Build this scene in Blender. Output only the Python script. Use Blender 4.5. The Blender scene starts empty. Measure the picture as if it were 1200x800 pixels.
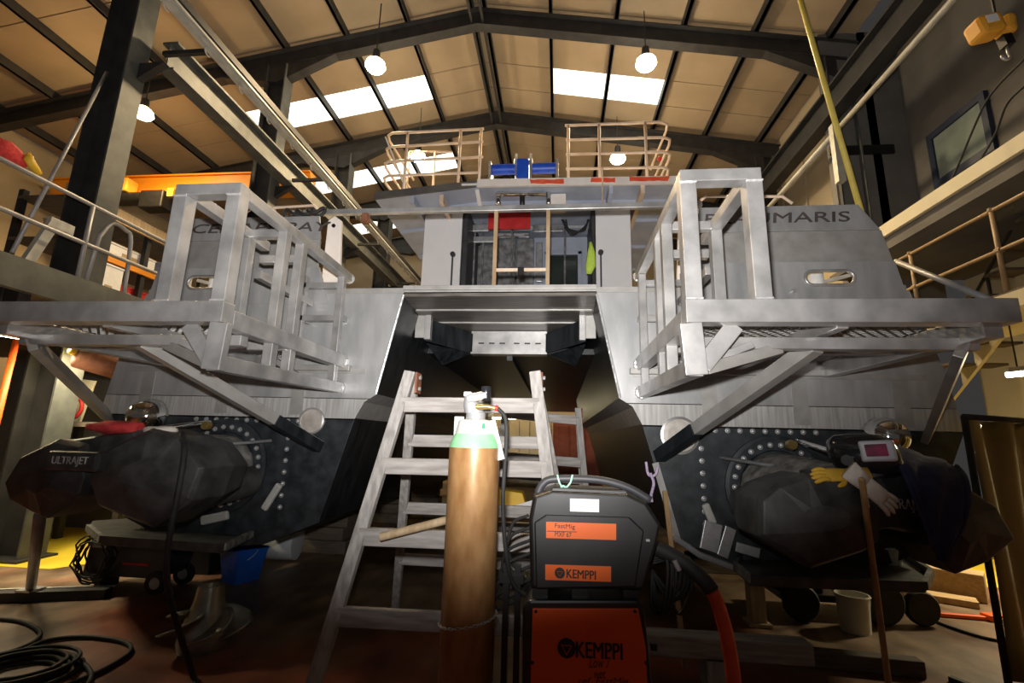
import bpy, bmesh, math, random
from mathutils import Vector, Matrix
random.seed(7)
S = bpy.context.scene
COL = S.collection
V = Vector
# ------------------------------------------------------------------ camera
F, PITCH, YAW, ROLL, EYE = 557.3, 0.20398, 0.09896, 0.02511, 1.45
def basis():
    cp, sp, cy, sy = math.cos(PITCH), math.sin(PITCH), math.cos(YAW), math.sin(YAW)
    fw = V((-sy*cp, cy*cp, sp)); r = V((cy, sy, 0)); u = r.cross(fw)
    c, s = math.cos(ROLL), math.sin(ROLL)
    return fw, c*r+s*u, -s*r+c*u
FW, RT, UP = basis()
cd = bpy.data.cameras.new('camera'); cam = bpy.data.objects.new('camera', cd); COL.objects.link(cam)
cam.matrix_world = Matrix.Translation((0, 0, EYE)) @ Matrix((RT, UP, -FW)).transposed().to_4x4()
cd.sensor_width = 36; cd.lens = 36*F/1200; cd.clip_start = .05; cd.clip_end = 200
S.camera = cam
def U(px, py, ax, v):
    "direction of a photo pixel, cut with the plane X, Y or Z = v"
    d = FW+(px-600)/F*RT+(400-py)/F*UP
    o = V((0, 0, EYE)); i = 'XYZ'.index(ax)
    return o+d*((v-o[i])/d[i])
# ------------------------------------------------------------------ world, lights, exposure
S.view_settings.view_transform = 'Standard'; S.view_settings.look = 'None'
S.view_settings.gamma = 1; S.view_settings.use_curve_mapping = False
S.view_settings.exposure = 0.0
w = bpy.data.worlds.new('world'); S.world = w; w.use_nodes = True
w.node_tree.nodes['Background'].inputs[0].default_value = (.75, .72, .68, 1)
w.node_tree.nodes['Background'].inputs[1].default_value = .05
def lamp(name, kind, loc, energy, col, aim=None, **kw):
    d = bpy.data.lights.new(name, kind); o = bpy.data.objects.new(name, d); COL.objects.link(o)
    o.location = loc; d.energy = energy; d.color = col
    for k, v in kw.items(): setattr(d, k, v)
    if aim: o.rotation_euler = (V(aim)-V(loc)).to_track_quat('-Z', 'Y').to_euler()
    return o
# the photographer's flash, just above the lens
fl = V((-.03, .02, EYE+.16))
FLASH = lamp('camera_flash', 'SPOT', fl, 1050, (1, .97, .94), aim=fl+FW+UP*.42+RT*(-.04), spot_size=math.radians(118), spot_blend=1.0, shadow_soft_size=.03)

# ------------------------------------------------------------------ materials
MATS = {}
def mat(name, c, c2=None, rough=.6, metal=0., scale=6., stretch=(1, 1, 1), bump=0., emit=None, es=0., spec=.5, detail=5., lo=.35, hi=.68, coat=0.):
    m = bpy.data.materials.new(name); m.use_nodes = True; nt = m.node_tree; N = nt.nodes; L = nt.links
    b = N['Principled BSDF']
    b.inputs['Roughness'].default_value = rough; b.inputs['Metallic'].default_value = metal
    b.inputs['Specular IOR Level'].default_value = spec; b.inputs['Coat Weight'].default_value = coat
    b.inputs['Base Color'].default_value = (*c, 1)
    if c2 is not None or bump:
        tc = N.new('ShaderNodeTexCoord'); mp = N.new('ShaderNodeMapping'); mp.inputs['Scale'].default_value = stretch
        nz = N.new('ShaderNodeTexNoise'); nz.inputs['Scale'].default_value = scale; nz.inputs['Detail'].default_value = detail
        L.new(tc.outputs['Object'], mp.inputs[0]); L.new(mp.outputs[0], nz.inputs['Vector'])
        if c2 is not None:
            r = N.new('ShaderNodeValToRGB'); r.color_ramp.elements[0].position = lo; r.color_ramp.elements[1].position = hi
            r.color_ramp.elements[0].color = (*c, 1); r.color_ramp.elements[1].color = (*c2, 1)
            L.new(nz.outputs['Fac'], r.inputs[0]); L.new(r.outputs[0], b.inputs['Base Color'])
        if bump:
            bp = N.new('ShaderNodeBump'); bp.inputs['Strength'].default_value = bump; bp.inputs['Distance'].default_value = .02
            L.new(nz.outputs['Fac'], bp.inputs['Height']); L.new(bp.outputs[0], b.inputs['Normal'])
    if emit:
        b.inputs['Emission Color'].default_value = (*emit, 1); b.inputs['Emission Strength'].default_value = es
    MATS[name] = m; return m
mat('alu', (.36, .355, .35), (.62, .61, .60), .34, .6, 5, bump=.12)
mat('alu_dull', (.36, .35, .33), (.47, .46, .44), .45, .4, 7, bump=.06)
mat('alu_plate', (.34, .345, .35), (.50, .50, .50), .42, .35, 3, (2.2, 2.2, .6), bump=.04)
mat('alu_streak', (.36, .35, .33), (.55, .55, .54), .5, .2, 5, (9, 9, .5))
mat('weld', (.7, .7, .7), (.85, .85, .85), .3, .6, 30, bump=.4)
mat('hull_black', (.006, .008, .010), (.022, .026, .030), .40, 0, 5, (3, 3, .8), bump=.05)
mat('hull_dusty', (.008, .011, .014), (.035, .042, .048), .5, 0, 9, bump=.12)
mat('jet_black', (.026, .027, .028), (.075, .075, .074), .48, 0, 8, bump=.12)
mat('jet_dust', (.10, .095, .09), (.30, .29, .27), .75, 0, 14, bump=.3)
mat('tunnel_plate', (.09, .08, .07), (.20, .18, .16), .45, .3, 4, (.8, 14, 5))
mat('white_panel', (.84, .84, .87), (.88, .88, .90), .45, 0, 3)
mat('fascia', (.75, .68, .63), (.84, .79, .74), .5, 0, 4)
mat('red_lead', (.75, .075, .03), (.82, .14, .06), .6, 0, 10)
mat('red', (.45, .015, .015), (.60, .03, .03), .6, 0, 8)
mat('red_cloth', (.50, .03, .03), (.66, .06, .06), .9, 0, 30, bump=.3)
mat('blue_grey', (.36, .40, .50), (.46, .50, .60), .55, 0, 3)
mat('roof_strip', (.085, .08, .075), (.13, .12, .11), .6, 0, 4)
mat('wire_grey', (.16, .16, .165), (.42, .42, .43), .4, .35, 9)
mat('blue', (.01, .06, .50), (.02, .10, .62), .4, 0, 8)
mat('bucket_blue', (.01, .09, .48), (.015, .13, .58), .45, 0, 4)
mat('pink_rail', (.68, .50, .36), (.80, .66, .52), .5, .1, 5)
mat('tan_rail', (.34, .23, .13), (.45, .32, .19), .5, .1, 5)
mat('steel_dark', (.016, .016, .017), (.034, .032, .030), .6, 0, 4)
mat('steel_grey', (.075, .08, .075), (.12, .125, .115), .55, .1, 5)
mat('steel_pale', (.42, .42, .38), (.55, .54, .48), .5, .1, 6)
mat('rail_grey', (.30, .30, .31), (.40, .40, .41), .45, .3, 5)
mat('roof_panel', (.36, .27, .165), (.42, .315, .20), .75, 0, 1.2)
mat('clad', (.40, .33, .22), (.46, .38, .26), .75, 0, 1.5)
mat('wall_grey', (.13, .125, .115), (.17, .16, .15), .85, 0, 2)
mat('wall_cream', (.62, .57, .42), (.70, .65, .50), .8, 0, 1.2)
mat('cream', (.66, .60, .42), (.74, .68, .50), .6, 0, 3)
mat('brick_red', (.20, .05, .035), (.26, .075, .05), .8, 0, 6)
mat('sky_panel', (.9, .9, .85), emit=(1, .98, .86), es=1.7)
mat('lamp_glass', (1, .95, .85), emit=(1, .90, .70), es=30)
mat('lamp_glass_warm', (1, .8, .5), emit=(1, .72, .36), es=22)
mat('tube_glow', (1, 1, .9), emit=(1, .90, .62), es=16)
mat('yellow_floor', (.62, .46, .02), (.75, .56, .04), .6, 0, 3)
mat('yellow', (.70, .42, .02), (.78, .50, .03), .5, 0, 5)
mat('pole_yellow', (.62, .50, .10), (.70, .58, .14), .5, 0, 5)
mat('orange_crane', (.80, .28, .01), (.86, .33, .02), .45, 0, 2)
mat('orange_hoist', (.75, .34, .03), (.82, .42, .05), .5, 0, 7)
mat('orange_panel', (.80, .095, .008), (.84, .12, .012), .5, 0, 3)
mat('orange_strip', (.72, .11, .008), (.78, .14, .012), .45, 0, 3)
mat('hose_red', (.62, .06, .02), (.72, .10, .04), .6, 0, 15)
mat('black_plastic', (.005, .005, .006), (.011, .011, .012), .42, 0, 12)
mat('black_rubber', (.012, .012, .012), (.025, .025, .025), .7, 0, 12)
mat('black_gloss', (.010, .010, .012), (.016, .016, .018), .15, 0, 4)
mat('grey_plastic', (.035, .035, .04), (.055, .055, .06), .5, 0, 6)
mat('label_white', (.78, .78, .78), (.85, .85, .85), .6, 0, 20)
mat('print_black', (.012, .010, .010), rough=.6)
mat('print_white', (.62, .62, .60), (.30, .30, .29), .7, 0, 22, lo=.5, hi=.62)
mat('letter_brown', (.055, .045, .04), (.09, .075, .07), .6, 0, 8)
mat('marker', (.16, .03, .01), rough=.7)
mat('cyl_brown', (.24, .115, .04), (.38, .22, .095), .33, .1, 8, (2, 2, .8), bump=.05)
mat('cyl_green', (.20, .48, .24), (.30, .58, .33), .5, 0, 9)
mat('cyl_white', (.44, .44, .41), (.52, .52, .49), .6, 0, 9)
mat('green', (.02, .42, .10), rough=.5)
mat('brass', (.55, .38, .12), (.68, .50, .2), .3, .9, 8)
mat('chrome', (.75, .75, .75), (.82, .82, .82), .08, 1, 3)
mat('galv', (.45, .46, .47), (.60, .61, .62), .35, .6, 14)
mat('wood_grey', (.25, .235, .22), (.42, .40, .38), .75, 0, 7, (5, 5, .6), bump=.15)
mat('wood_grey_x', (.24, .22, .205), (.41, .385, .365), .75, 0, 7, (.6, 5, 5), bump=.15)
mat('wood_tan', (.40, .29, .16), (.54, .41, .25), .7, 0, 6, (5, 5, .6), bump=.12)
mat('wood_tan_x', (.42, .28, .13), (.55, .39, .20), .7, 0, 5, (.8, 8, 8), bump=.12)
mat('wood_dark', (.09, .07, .05), (.15, .12, .09), .8, 0, 5, (.8, 8, 8), bump=.12)
mat('pole_wood', (.36, .22, .09), (.48, .31, .14), .5, 0, 6, (6, 6, .8))
mat('rust', (.16, .055, .025), (.26, .10, .05), .8, 0, 12, bump=.2)
mat('glove_white', (.62, .57, .50), (.74, .70, .63), .9, 0, 25, bump=.3)
mat('glove_yellow', (.65, .38, .03), (.75, .47, .06), .9, 0, 25, bump=.3)
mat('navy', (.020, .024, .075), (.035, .040, .11), .92, 0, 14, bump=.3)
mat('curtain_gold', (.28, .21, .05), (.40, .31, .085), .33, .1, 3, (3, 3, .6), bump=.25, coat=.3)
mat('tub_white', (.60, .64, .68), (.68, .72, .76), .5, 0, 6)
mat('tub_cream', (.60, .58, .50), (.68, .66, .58), .6, 0, 6)
mat('purple_rope', (.50, .38, .62), (.72, .64, .78), .9, 0, 60)
mat('green_rope', (.30, .62, .46), (.50, .78, .62), .9, 0, 60)
mat('glass_dark', (.03, .04, .035), (.05, .06, .05), .08, 0, 2)
mat('office_glass', (.22, .27, .25), (.30, .36, .33), .1, 0, 1.5)
mat('frame_navy', (.012, .02, .05), (.02, .03, .07), .5, 0, 5)
mat('visor', (.10, .05, .07), (.34, .05, .12), .12, 0, 12)
mat('visor_frame', (.38, .38, .42), (.48, .48, .52), .35, .2, 8)
mat('card', (.40, .29, .17), (.48, .36, .22), .85, 0, 5)
mat('prop_bronze', (.26, .245, .20), (.42, .40, .34), .32, .8, 9, bump=.06)
mat('hatch_face', (.42, .38, .33), (.58, .54, .50), .45, .3, 12, bump=.1)
mat('hivis', (.55, .80, .08), (.65, .88, .15), .8, 0, 20)
def floor_mat():
    m = bpy.data.materials.new('floor_paint'); m.use_nodes = True; nt = m.node_tree; N = nt.nodes; L = nt.links
    b = N['Principled BSDF']; tc = N.new('ShaderNodeTexCoord')
    def noise(s, d, st=(1, 1, 1)):
        mp = N.new('ShaderNodeMapping'); mp.inputs['Scale'].default_value = st
        n = N.new('ShaderNodeTexNoise'); n.inputs['Scale'].default_value = s; n.inputs['Detail'].default_value = d
        L.new(tc.outputs['Object'], mp.inputs[0]); L.new(mp.outputs[0], n.inputs['Vector']); return n
    def ramp(n, a, ca, z, cz):
        r = N.new('ShaderNodeValToRGB'); e = r.color_ramp.elements
        e[0].position, e[1].position = a, z; e[0].color = (*ca, 1); e[1].color = (*cz, 1); L.new(n.outputs['Fac'], r.inputs[0]); return r
    n1, n2, n3 = noise(.55, 6), noise(5, 8, (1, .5, 1)), noise(1.4, 7)
    red = ramp(n2, .35, (.26, .07, .03), .7, (.42, .12, .055))
    con = ramp(n2, .35, (.17, .11, .065), .7, (.32, .22, .135))
    sx = N.new('ShaderNodeSeparateXYZ'); L.new(tc.outputs['Object'], sx.inputs[0])
    ma = N.new('ShaderNodeMath'); ma.operation = 'MULTIPLY_ADD'; ma.inputs[1].default_value = .055; ma.inputs[2].default_value = -.20; L.new(sx.outputs['Y'], ma.inputs[0])
    mb = N.new('ShaderNodeMath'); mb.operation = 'ADD'; mb.use_clamp = True; L.new(ma.outputs[0], mb.inputs[0]); L.new(n1.outputs['Fac'], mb.inputs[1])
    mk = N.new('ShaderNodeValToRGB'); mk.color_ramp.elements[0].position = .42; mk.color_ramp.elements[1].position = .54; L.new(mb.outputs[0], mk.inputs[0])
    mx = N.new('ShaderNodeMix'); mx.data_type = 'RGBA'; L.new(mk.outputs[0], mx.inputs[0]); L.new(red.outputs[0], mx.inputs[6]); L.new(con.outputs[0], mx.inputs[7])
    dk = ramp(n3, .32, (.35, .33, .3), .6, (1, 1, 1))
    m2 = N.new('ShaderNodeMix'); m2.data_type = 'RGBA'; m2.blend_type = 'MULTIPLY'; m2.inputs[0].default_value = 1
    L.new(mx.outputs[2], m2.inputs[6]); L.new(dk.outputs[0], m2.inputs[7]); L.new(m2.outputs[2], b.inputs['Base Color'])
    rr = ramp(n3, .3, (.35,)*3, .7, (.65,)*3); L.new(rr.outputs[0], b.inputs['Roughness'])
    bp = N.new('ShaderNodeBump'); bp.inputs['Strength'].default_value = .15; L.new(n2.outputs['Fac'], bp.inputs['Height']); L.new(bp.outputs[0], b.inputs['Normal'])
    MATS['floor_paint'] = m
floor_mat()
# ------------------------------------------------------------------ mesh helpers
class B:
    def __init__(s): s.v = []; s.f = []
    def add(s, vs, fs):
        n = len(s.v); s.v += [V(p) for p in vs]; s.f += [tuple(i+n for i in f) for f in fs]; return s
    def box(s, a, b):
        x0, y0, z0 = [min(i, j) for i, j in zip(a, b)]; x1, y1, z1 = [max(i, j) for i, j in zip(a, b)]
        return s.add([(x0, y0, z0), (x1, y0, z0), (x1, y1, z0), (x0, y1, z0), (x0, y0, z1), (x1, y0, z1), (x1, y1, z1), (x0, y1, z1)],
                     [(3, 2, 1, 0), (4, 5, 6, 7), (0, 1, 5, 4), (1, 2, 6, 5), (2, 3, 7, 6), (3, 0, 4, 7)])
    def bar(s, p, q, w, h, up=(0, 0, 1), w2=None, h2=None):
        p, q = V(p), V(q); d = (q-p).normalized(); up = V(up)
        if abs(d.dot(up)) > .98: up = V((0, 1, 0))
        a = d.cross(up).normalized(); u = a.cross(d)
        w2 = w if w2 is None else w2; h2 = h if h2 is None else h2
        vs = [c+a*(i*ww/2)+u*(j*hh/2) for c, ww, hh in ((p, w, h), (q, w2, h2)) for i, j in ((-1, -1), (1, -1), (1, 1), (-1, 1))]
        return s.add(vs, [(0, 1, 2, 3), (7, 6, 5, 4), (4, 5, 1, 0), (5, 6, 2, 1), (6, 7, 3, 2), (7, 4, 0, 3)])
    def cyl(s, p, q, r, r2=None, n=16, cap=True):
        return s.lathe(p, V(q)-V(p), [(r, 0), (r if r2 is None else r2, 1)], n, cap, True)
    def lathe(s, p, ax, prof, n=20, cap=True, rel=False):
        p = V(p); ax = V(ax); L = ax.length; d = ax.normalized()
        t = V((1, 0, 0)) if abs(d.x) < .9 else V((0, 1, 0)); a = d.cross(t).normalized(); b = d.cross(a)
        vs = []
        for r, h in prof:
            for k in range(n):
                th = 2*math.pi*k/n; vs.append(p+d*(h*L if rel else h)+a*(r*math.cos(th))+b*(r*math.sin(th)))
        fs = [(i*n+k, (i+1)*n+k, (i+1)*n+(k+1) % n, i*n+(k+1) % n) for i in range(len(prof)-1) for k in range(n)]
        if cap: fs += [tuple(range(n)), tuple(reversed(range((len(prof)-1)*n, len(prof)*n)))]
        return s.add(vs, fs)
    def tube(s, pts, r, n=8, closed=False):
        pts = [V(p) for p in pts]; m = len(pts); vs = []; pa = None
        rr = r if isinstance(r, (list, tuple)) else [r]*m
        for i, p in enumerate(pts):
            d = (pts[(i+1) % m]-pts[i-1]) if closed else (pts[min(i+1, m-1)]-pts[max(i-1, 0)])
            d.normalize()
            if pa is None:
                t = V((0, 0, 1)) if abs(d.z) < .9 else V((1, 0, 0)); a = d.cross(t).normalized()
            else:
                a = pa-d*pa.dot(d); a.normalize()
            pa = a; b = d.cross(a)
            vs += [p+a*(rr[i]*math.cos(2*math.pi*k/n))+b*(rr[i]*math.sin(2*math.pi*k/n)) for k in range(n)]
        fs = [(i*n+k, i*n+(k+1) % n, (i+1) % m*n+(k+1) % n, (i+1) % m*n+k) for i in range(m if closed else m-1) for k in range(n)]
        if not closed: fs += [tuple(reversed(range(n))), tuple(range((m-1)*n, m*n))]
        return s.add(vs, fs)
    def prism(s, pts, vec):
        pts = [V(p) for p in pts]; vec = V(vec); n = len(pts)
        return s.add(pts+[p+vec for p in pts], [tuple(reversed(range(n))), tuple(range(n, 2*n))]+[(i, (i+1) % n, n+(i+1) % n, n+i) for i in range(n)])
    def loft(s, rings, cap=True, closed=True):
        n = len(rings[0]); vs = [p for r in rings for p in r]
        fs = [(i*n+k, i*n+(k+1) % n, (i+1)*n+(k+1) % n, (i+1)*n+k) for i in range(len(rings)-1) for k in range(n if closed else n-1)]
        if cap: fs += [tuple(reversed(range(n))), tuple(range((len(rings)-1)*n, len(rings)*n))]
        return s.add(vs, fs)
    def ell(s, c, rx, ry, rz, n=16, m=10, h0=-1., h1=1.):
        prof = []
        for i in range(m+1):
            t = math.asin(h0)+(math.asin(h1)-math.asin(h0))*i/m; prof.append((max(math.cos(t), 1e-3), math.sin(t)))
        n0 = len(s.v); s.lathe((0, 0, 0), (0, 0, 1), prof, n)
        for i in range(n0, len(s.v)): p = s.v[i]; s.v[i] = V((c[0]+p.x*rx, c[1]+p.y*ry, c[2]+p.z*rz))
        return s
    def xf(s, M):
        s.v = [M @ p for p in s.v]; return s
    def o(s, name, m, parent=None, bevel=0., smooth=False, base=None, sub=0):
        b = V(parent['_b']) if parent is not None else (V(base) if base is not None else V((0, 0, 0)))
        me = bpy.data.meshes.new(name); me.from_pydata([p-b for p in s.v], [], s.f); me.update()
        bm = bmesh.new(); bm.from_mesh(me); bmesh.ops.recalc_face_normals(bm, faces=bm.faces[:]); bm.to_mesh(me); bm.free()
        if smooth:
            for p in me.polygons: p.use_smooth = True
            if smooth is not True: me.set_sharp_from_angle(angle=smooth)
        me.materials.append(MATS[m]); ob = bpy.data.objects.new(name, me); COL.objects.link(ob)
        if parent is not None: ob.parent = parent
        else: ob.location = b
        ob['_b'] = tuple(b)
        if bevel:
            md = ob.modifiers.new('bevel', 'BEVEL'); md.width = bevel; md.segments = 2; md.limit_method = 'ANGLE'; md.angle_limit = .6
        if sub:
            md = ob.modifiers.new('sub', 'SUBSURF'); md.levels = sub; md.render_levels = sub
        return ob
SM = .7
def tag(o, label, cat, group=None, kind=None):
    o['label'] = label; o['category'] = cat
    if group: o['group'] = group
    if kind: o['kind'] = kind
    return o
def thing(name, label, cat, base, group=None, kind=None):
    o = bpy.data.objects.new(name, None); COL.objects.link(o); o.location = base; o['_b'] = tuple(base); o.empty_display_size = .1
    return tag(o, label, cat, group, kind)
def struct(o): o['kind'] = 'structure'; return o
def text(body, p, xd, up, height, width, m, parent, name='lettering', depth=.003, shear=0., bold=0.):
    c = bpy.data.curves.new(name, 'FONT'); c.body = body; c.size = 1; c.extrude = .5; c.align_x = 'CENTER'; c.align_y = 'CENTER'; c.shear = shear; c.resolution_u = 3; c.offset = bold
    t = bpy.data.objects.new('tmp', c); COL.objects.link(t); bpy.context.view_layer.update()
    me = bpy.data.meshes.new_from_object(t.evaluated_get(bpy.context.evaluated_depsgraph_get()))
    bpy.data.objects.remove(t); xs = [v.co.x for v in me.vertices]; ys = [v.co.y for v in me.vertices]
    w0, h0, cx, cy = max(xs)-min(xs), max(ys)-min(ys), (max(xs)+min(xs))/2, (max(ys)+min(ys))/2
    xd, up = V(xd).normalized(), V(up).normalized(); n = xd.cross(up); sy = height/h0; sx = (width/w0) if width else sy
    b = B(); b.add([V(p)+xd*((v.co.x-cx)*sx)+up*((v.co.y-cy)*sy)+n*(v.co.z*2*depth) for v in me.vertices], [tuple(q.vertices) for q in me.polygons])
    return b.o(name, m, parent)
def arc(c, r, a0, a1, n, ex=(1, 0, 0), ey=(0, 0, 1)):
    c, ex, ey = V(c), V(ex), V(ey)
    return [c+ex*(r*math.cos(math.radians(a0+(a1-a0)*i/n)))+ey*(r*math.sin(math.radians(a0+(a1-a0)*i/n))) for i in range(n+1)]
def curve(pts, n=8):
    "Catmull-Rom through the points"
    P = [V(p) for p in pts]; P = [P[0]*2-P[1]]+P+[P[-1]*2-P[-2]]; out = []
    for i in range(1, len(P)-2):
        a, b, c, d = P[i-1:i+3]
        for k in range(n):
            t = k/n; out.append(.5*((2*b)+(c-a)*t+(2*a-5*b+4*c-d)*t*t+(3*b-a-3*c+d)*t**3))
    return out+[P[-2]]
def shared(ob, parent, delta):
    "another object on the same mesh"
    c = ob.copy(); COL.objects.link(c); c.parent = parent; c.location = V(ob.location)+V(delta); return c
# ================================================================== THE BUILDING
RX, KS = -1.75, .18                     # ridge line and slope
def zr(x, off=0.): return 10.30-KS*abs(x-RX)+off
XL, XR, YN, YF = -13.4, 5.75, -4.7, 18.4
FRAMES = [5.2, 8.5, 11.8, 15.1, 18.2]
floor = struct(B().box((XL, YN, -.12), (9.2, YF, 0)).o('floor', 'floor_paint'))
B().add([(-11, 4.9, .003), (-5.35, 4.9, .003), (-3.9, 6.9, .003), (-9.5, 6.9, .003)], [(0, 1, 2, 3)]).prism([(-11, 4.9, .001), (-5.3, 4.9, .001), (-3.9, 6.9, .001), (-9.5, 6.9, .001)], (0, 0, .004)).o('floor_marking', 'yellow_floor', floor)
B().prism([(3.3, 6.1, .001), (8.5, 6.1, .001), (8.5, 7.6, .001), (3.3, 7.6, .001)], (0, 0, .004)).o('floor_marking', 'yellow_floor', floor)
wl = struct(B().box((XL-.2, YN, 0), (XL, YF, 8.6)).o('wall_left', 'clad'))
wf = struct(B().box((XL, YF, 0), (9.2, YF+.2, 11)).o('wall_far', 'clad'))
# roof: one object, its sheets, rooflights, purlins and rafters are its parts
ceil = struct(B().prism([(RX-.05, YN, zr(RX)+.52), (RX+.05, YN, zr(RX)+.52), (RX+.05, YN, zr(RX)+.55), (RX-.05, YN, zr(RX)+.55)], (0, YF-YN, 0)).o('ceiling', 'roof_panel'))
PUR = [.14]+[1.55+1.36*i for i in range(9)]
def sheet(x0, x1, y0, y1, m, name):
    g = .012
    z0, z1 = zr(x0)+.42, zr(x1)+.42
    B().prism([(x0, y0+g, z0), (x1, y0+g, z1), (x1, y0+g, z1+.05), (x0, y0+g, z0+.05)], (0, y1-y0-2*g, 0)).o(name, m, ceil)
yy = YN-.0
ys = []
k = -8
while True:
    a = 8.5+1.65*k
    if a > YF-.1: break
    if a > -4.9: ys.append((a, min(a+1.65, YF), k))
    k += 1
for a, b, k in ys:
    for sgn, xe in ((-1, XL), (1, XR)):
        xs0 = RX; lim = xe
        if k % 2 and k >= 0 and not (sgn > 0 and k != 1):
            p0, p1 = RX+sgn*PUR[1], RX+sgn*PUR[3 if sgn > 0 else 5]
            sheet(min(RX, p0), max(RX, p0), a, a+.86, 'roof_panel', 'roof_sheet')
            for i in range(1, 3 if sgn > 0 else 5):
                q0, q1 = RX+sgn*PUR[i], RX+sgn*PUR[i+1]
                sheet(min(q0, q1), max(q0, q1), a, a+.86, 'sky_panel', 'rooflight')
            sheet(min(p1, lim), max(p1, lim), a, a+.86, 'roof_panel', 'roof_sheet')
            sheet(min(RX, lim), max(RX, lim), a+.86, b, 'roof_panel', 'roof_sheet')
        elif k == -2 and sgn < 0:
            for i0, i1, m in ((0, 4, 0), (4, 5, 1), (5, 6, 1), (6, 7, 1), (7, 9, 0)):
                q0, q1 = (RX if i0 == 0 else RX-PUR[i0]), (lim if i1 == 9 else RX-PUR[i1])
                if m: sheet(q1, q0, a, a+.86, 'sky_panel', 'rooflight'); sheet(q1, q0, a+.86, b, 'roof_panel', 'roof_sheet')
                else: sheet(q1, q0, a, b, 'roof_panel', 'roof_sheet')
        else:
            sheet(min(RX, lim), max(RX, lim), a, b, 'roof_panel', 'roof_sheet')
for sgn, xe in ((-1, XL), (1, XR)):
    for d in PUR:
        x = RX+sgn*d
        if not XL+.1 < x < XR-.1: continue
        z = zr(x)
        B().box((x-.03, YN, z+.21), (x+.03, YF, z+.41)).box((x-.03, YN, z+.21), (x+.05, YF, z+.235)).o('purlin', 'steel_dark', ceil)
for y in FRAMES:
    for sgn, xe in ((-1, XL), (1, XR)):
        b = B()
        for off, hw, t in ((.20, .11, .022), (-.20, .11, .022)):
            b.prism([(RX, y-hw, zr(RX, off)-t/2), (xe, y-hw, zr(xe, off)-t/2), (xe, y-hw, zr(xe, off)+t/2), (RX, y-hw, zr(RX, off)+t/2)], (0, 2*hw, 0))
        b.prism([(RX, y-.01, zr(RX, -.2)), (xe, y-.01, zr(xe, -.2)), (xe, y-.01, zr(xe, .2)), (RX, y-.01, zr(RX, .2))], (0, .02, 0))
        xh = -6.1 if sgn < 0 else 5.3     # haunch beside the column
        for s2 in ((-1, 1) if sgn < 0 else (-1,)):
            b.prism([(xh, y-.1, zr(xh, -.2)), (xh+s2*1.3, y-.1, zr(xh+s2*1.3, -.2)), (xh, y-.1, zr(xh, -.62))], (0, .2, 0))
        b.o('rafter', 'steel_dark', ceil)
    for sgn in (-1, 1):
        B().bar((RX+sgn*.12, y-1.65, zr(RX)-.12), (RX+sgn*.12, y+1.65, zr(RX)-.12), .05, .09).o('ridge_tie', 'steel_dark', ceil)
def icolumn(x, y, h, label, z0=0, group=None, extra=None):
    t = thing('steel_column', label, 'column', (x, y, z0), group, 'structure')
    B().box((x-.2, y-.012, z0), (x+.2, y+.012, h)).o('web', 'steel_dark', t)
    B().box((x-.225, y-.15, z0), (x-.2, y+.15, h)).o('flange', 'steel_dark', t)
    B().box((x+.2, y-.15, z0), (x+.225, y+.15, h)).o('flange', 'steel_grey', t)
    B().box((x-.3, y-.22, z0), (x+.3, y+.22, z0+.03)).o('base_plate', 'steel_dark', t)
    return t
CL = ['thick steel column with a pale flange rising through the railed mezzanine', 'dark steel column behind the orange crane beam under the nearer rafter',
      'steel column beyond the cable track under the second rafter', 'far dark steel column partly hidden by the wheelhouse awning']
for y, l in zip(FRAMES[:4], CL): icolumn(-6.1, y, zr(-6.1)-.2, l)
for y, l in zip(FRAMES[1:4], ['steel column on the crane runway side by the grey office', 'steel column beside the tan cladding with a flood light box', 'far steel column against the tan side cladding']):
    icolumn(5.3, y, zr(5.3)-.2, l)
# right-hand side: tan cladding beyond, grey office box, cream lower wall
wr = struct(B().box((XR, 8.45, 0), (XR+.15, YF, 9.4)).o('wall_right', 'clad'))
for i in range(9): B().box((XR-.04, 8.5+i*1.1, 3.2), (XR, 8.54+i*1.1, 9.1)).o('cladding_rib', 'clad', wr)
struct(B().box((XR-.7, 8.45, 3.9), (6.6, 8.6, 9.4)).o('wall_office_end', 'wall_grey'))
wo = struct(B().box((6.4, -3, 4.4), (6.6, 8.45, 9.4)).o('wall_office', 'wall_grey'))
B().box((5.0, 8.40, 6.75), (6.1, 8.45, 6.92)).o('vent_slot', 'black_plastic', wo)
wc = struct(B().box((6.9, -3, 0), (7.05, 8.45, 4.31)).o('wall_right_lower', 'wall_cream'))
struct(B().box((4.75, -3, 4.32), (9.1, 8.45, 4.40)).o('floor_office', 'wall_grey'))
win = struct(B().box((6.36, 6.95, 5.90), (6.385, 7.9, 6.68)).o('window_1', 'office_glass'))
for a, b in (((6.33, 6.86, 6.66), (6.41, 8.0, 6.77)), ((6.33, 6.86, 5.78), (6.41, 8.0, 5.9)), ((6.33, 6.86, 5.9), (6.41, 6.96, 6.66)), ((6.33, 7.89, 5.9), (6.41, 8.0, 6.66))):
    B().box(a, b).o('window_frame', 'frame_navy', win)
eb = thing('mezzanine_edge_beam', 'cream painted floor edge beam under the grey office window', 'beam', (4.6, -2, 4.3), kind='structure')
B().box((4.55, -2.5, 4.38), (4.75, 7.2, 4.55)).o('flange', 'cream', eb)
B().box((4.6, -2.5, 4.2), (4.68, 7.2, 4.38)).o('web', 'wall_grey', eb)
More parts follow.
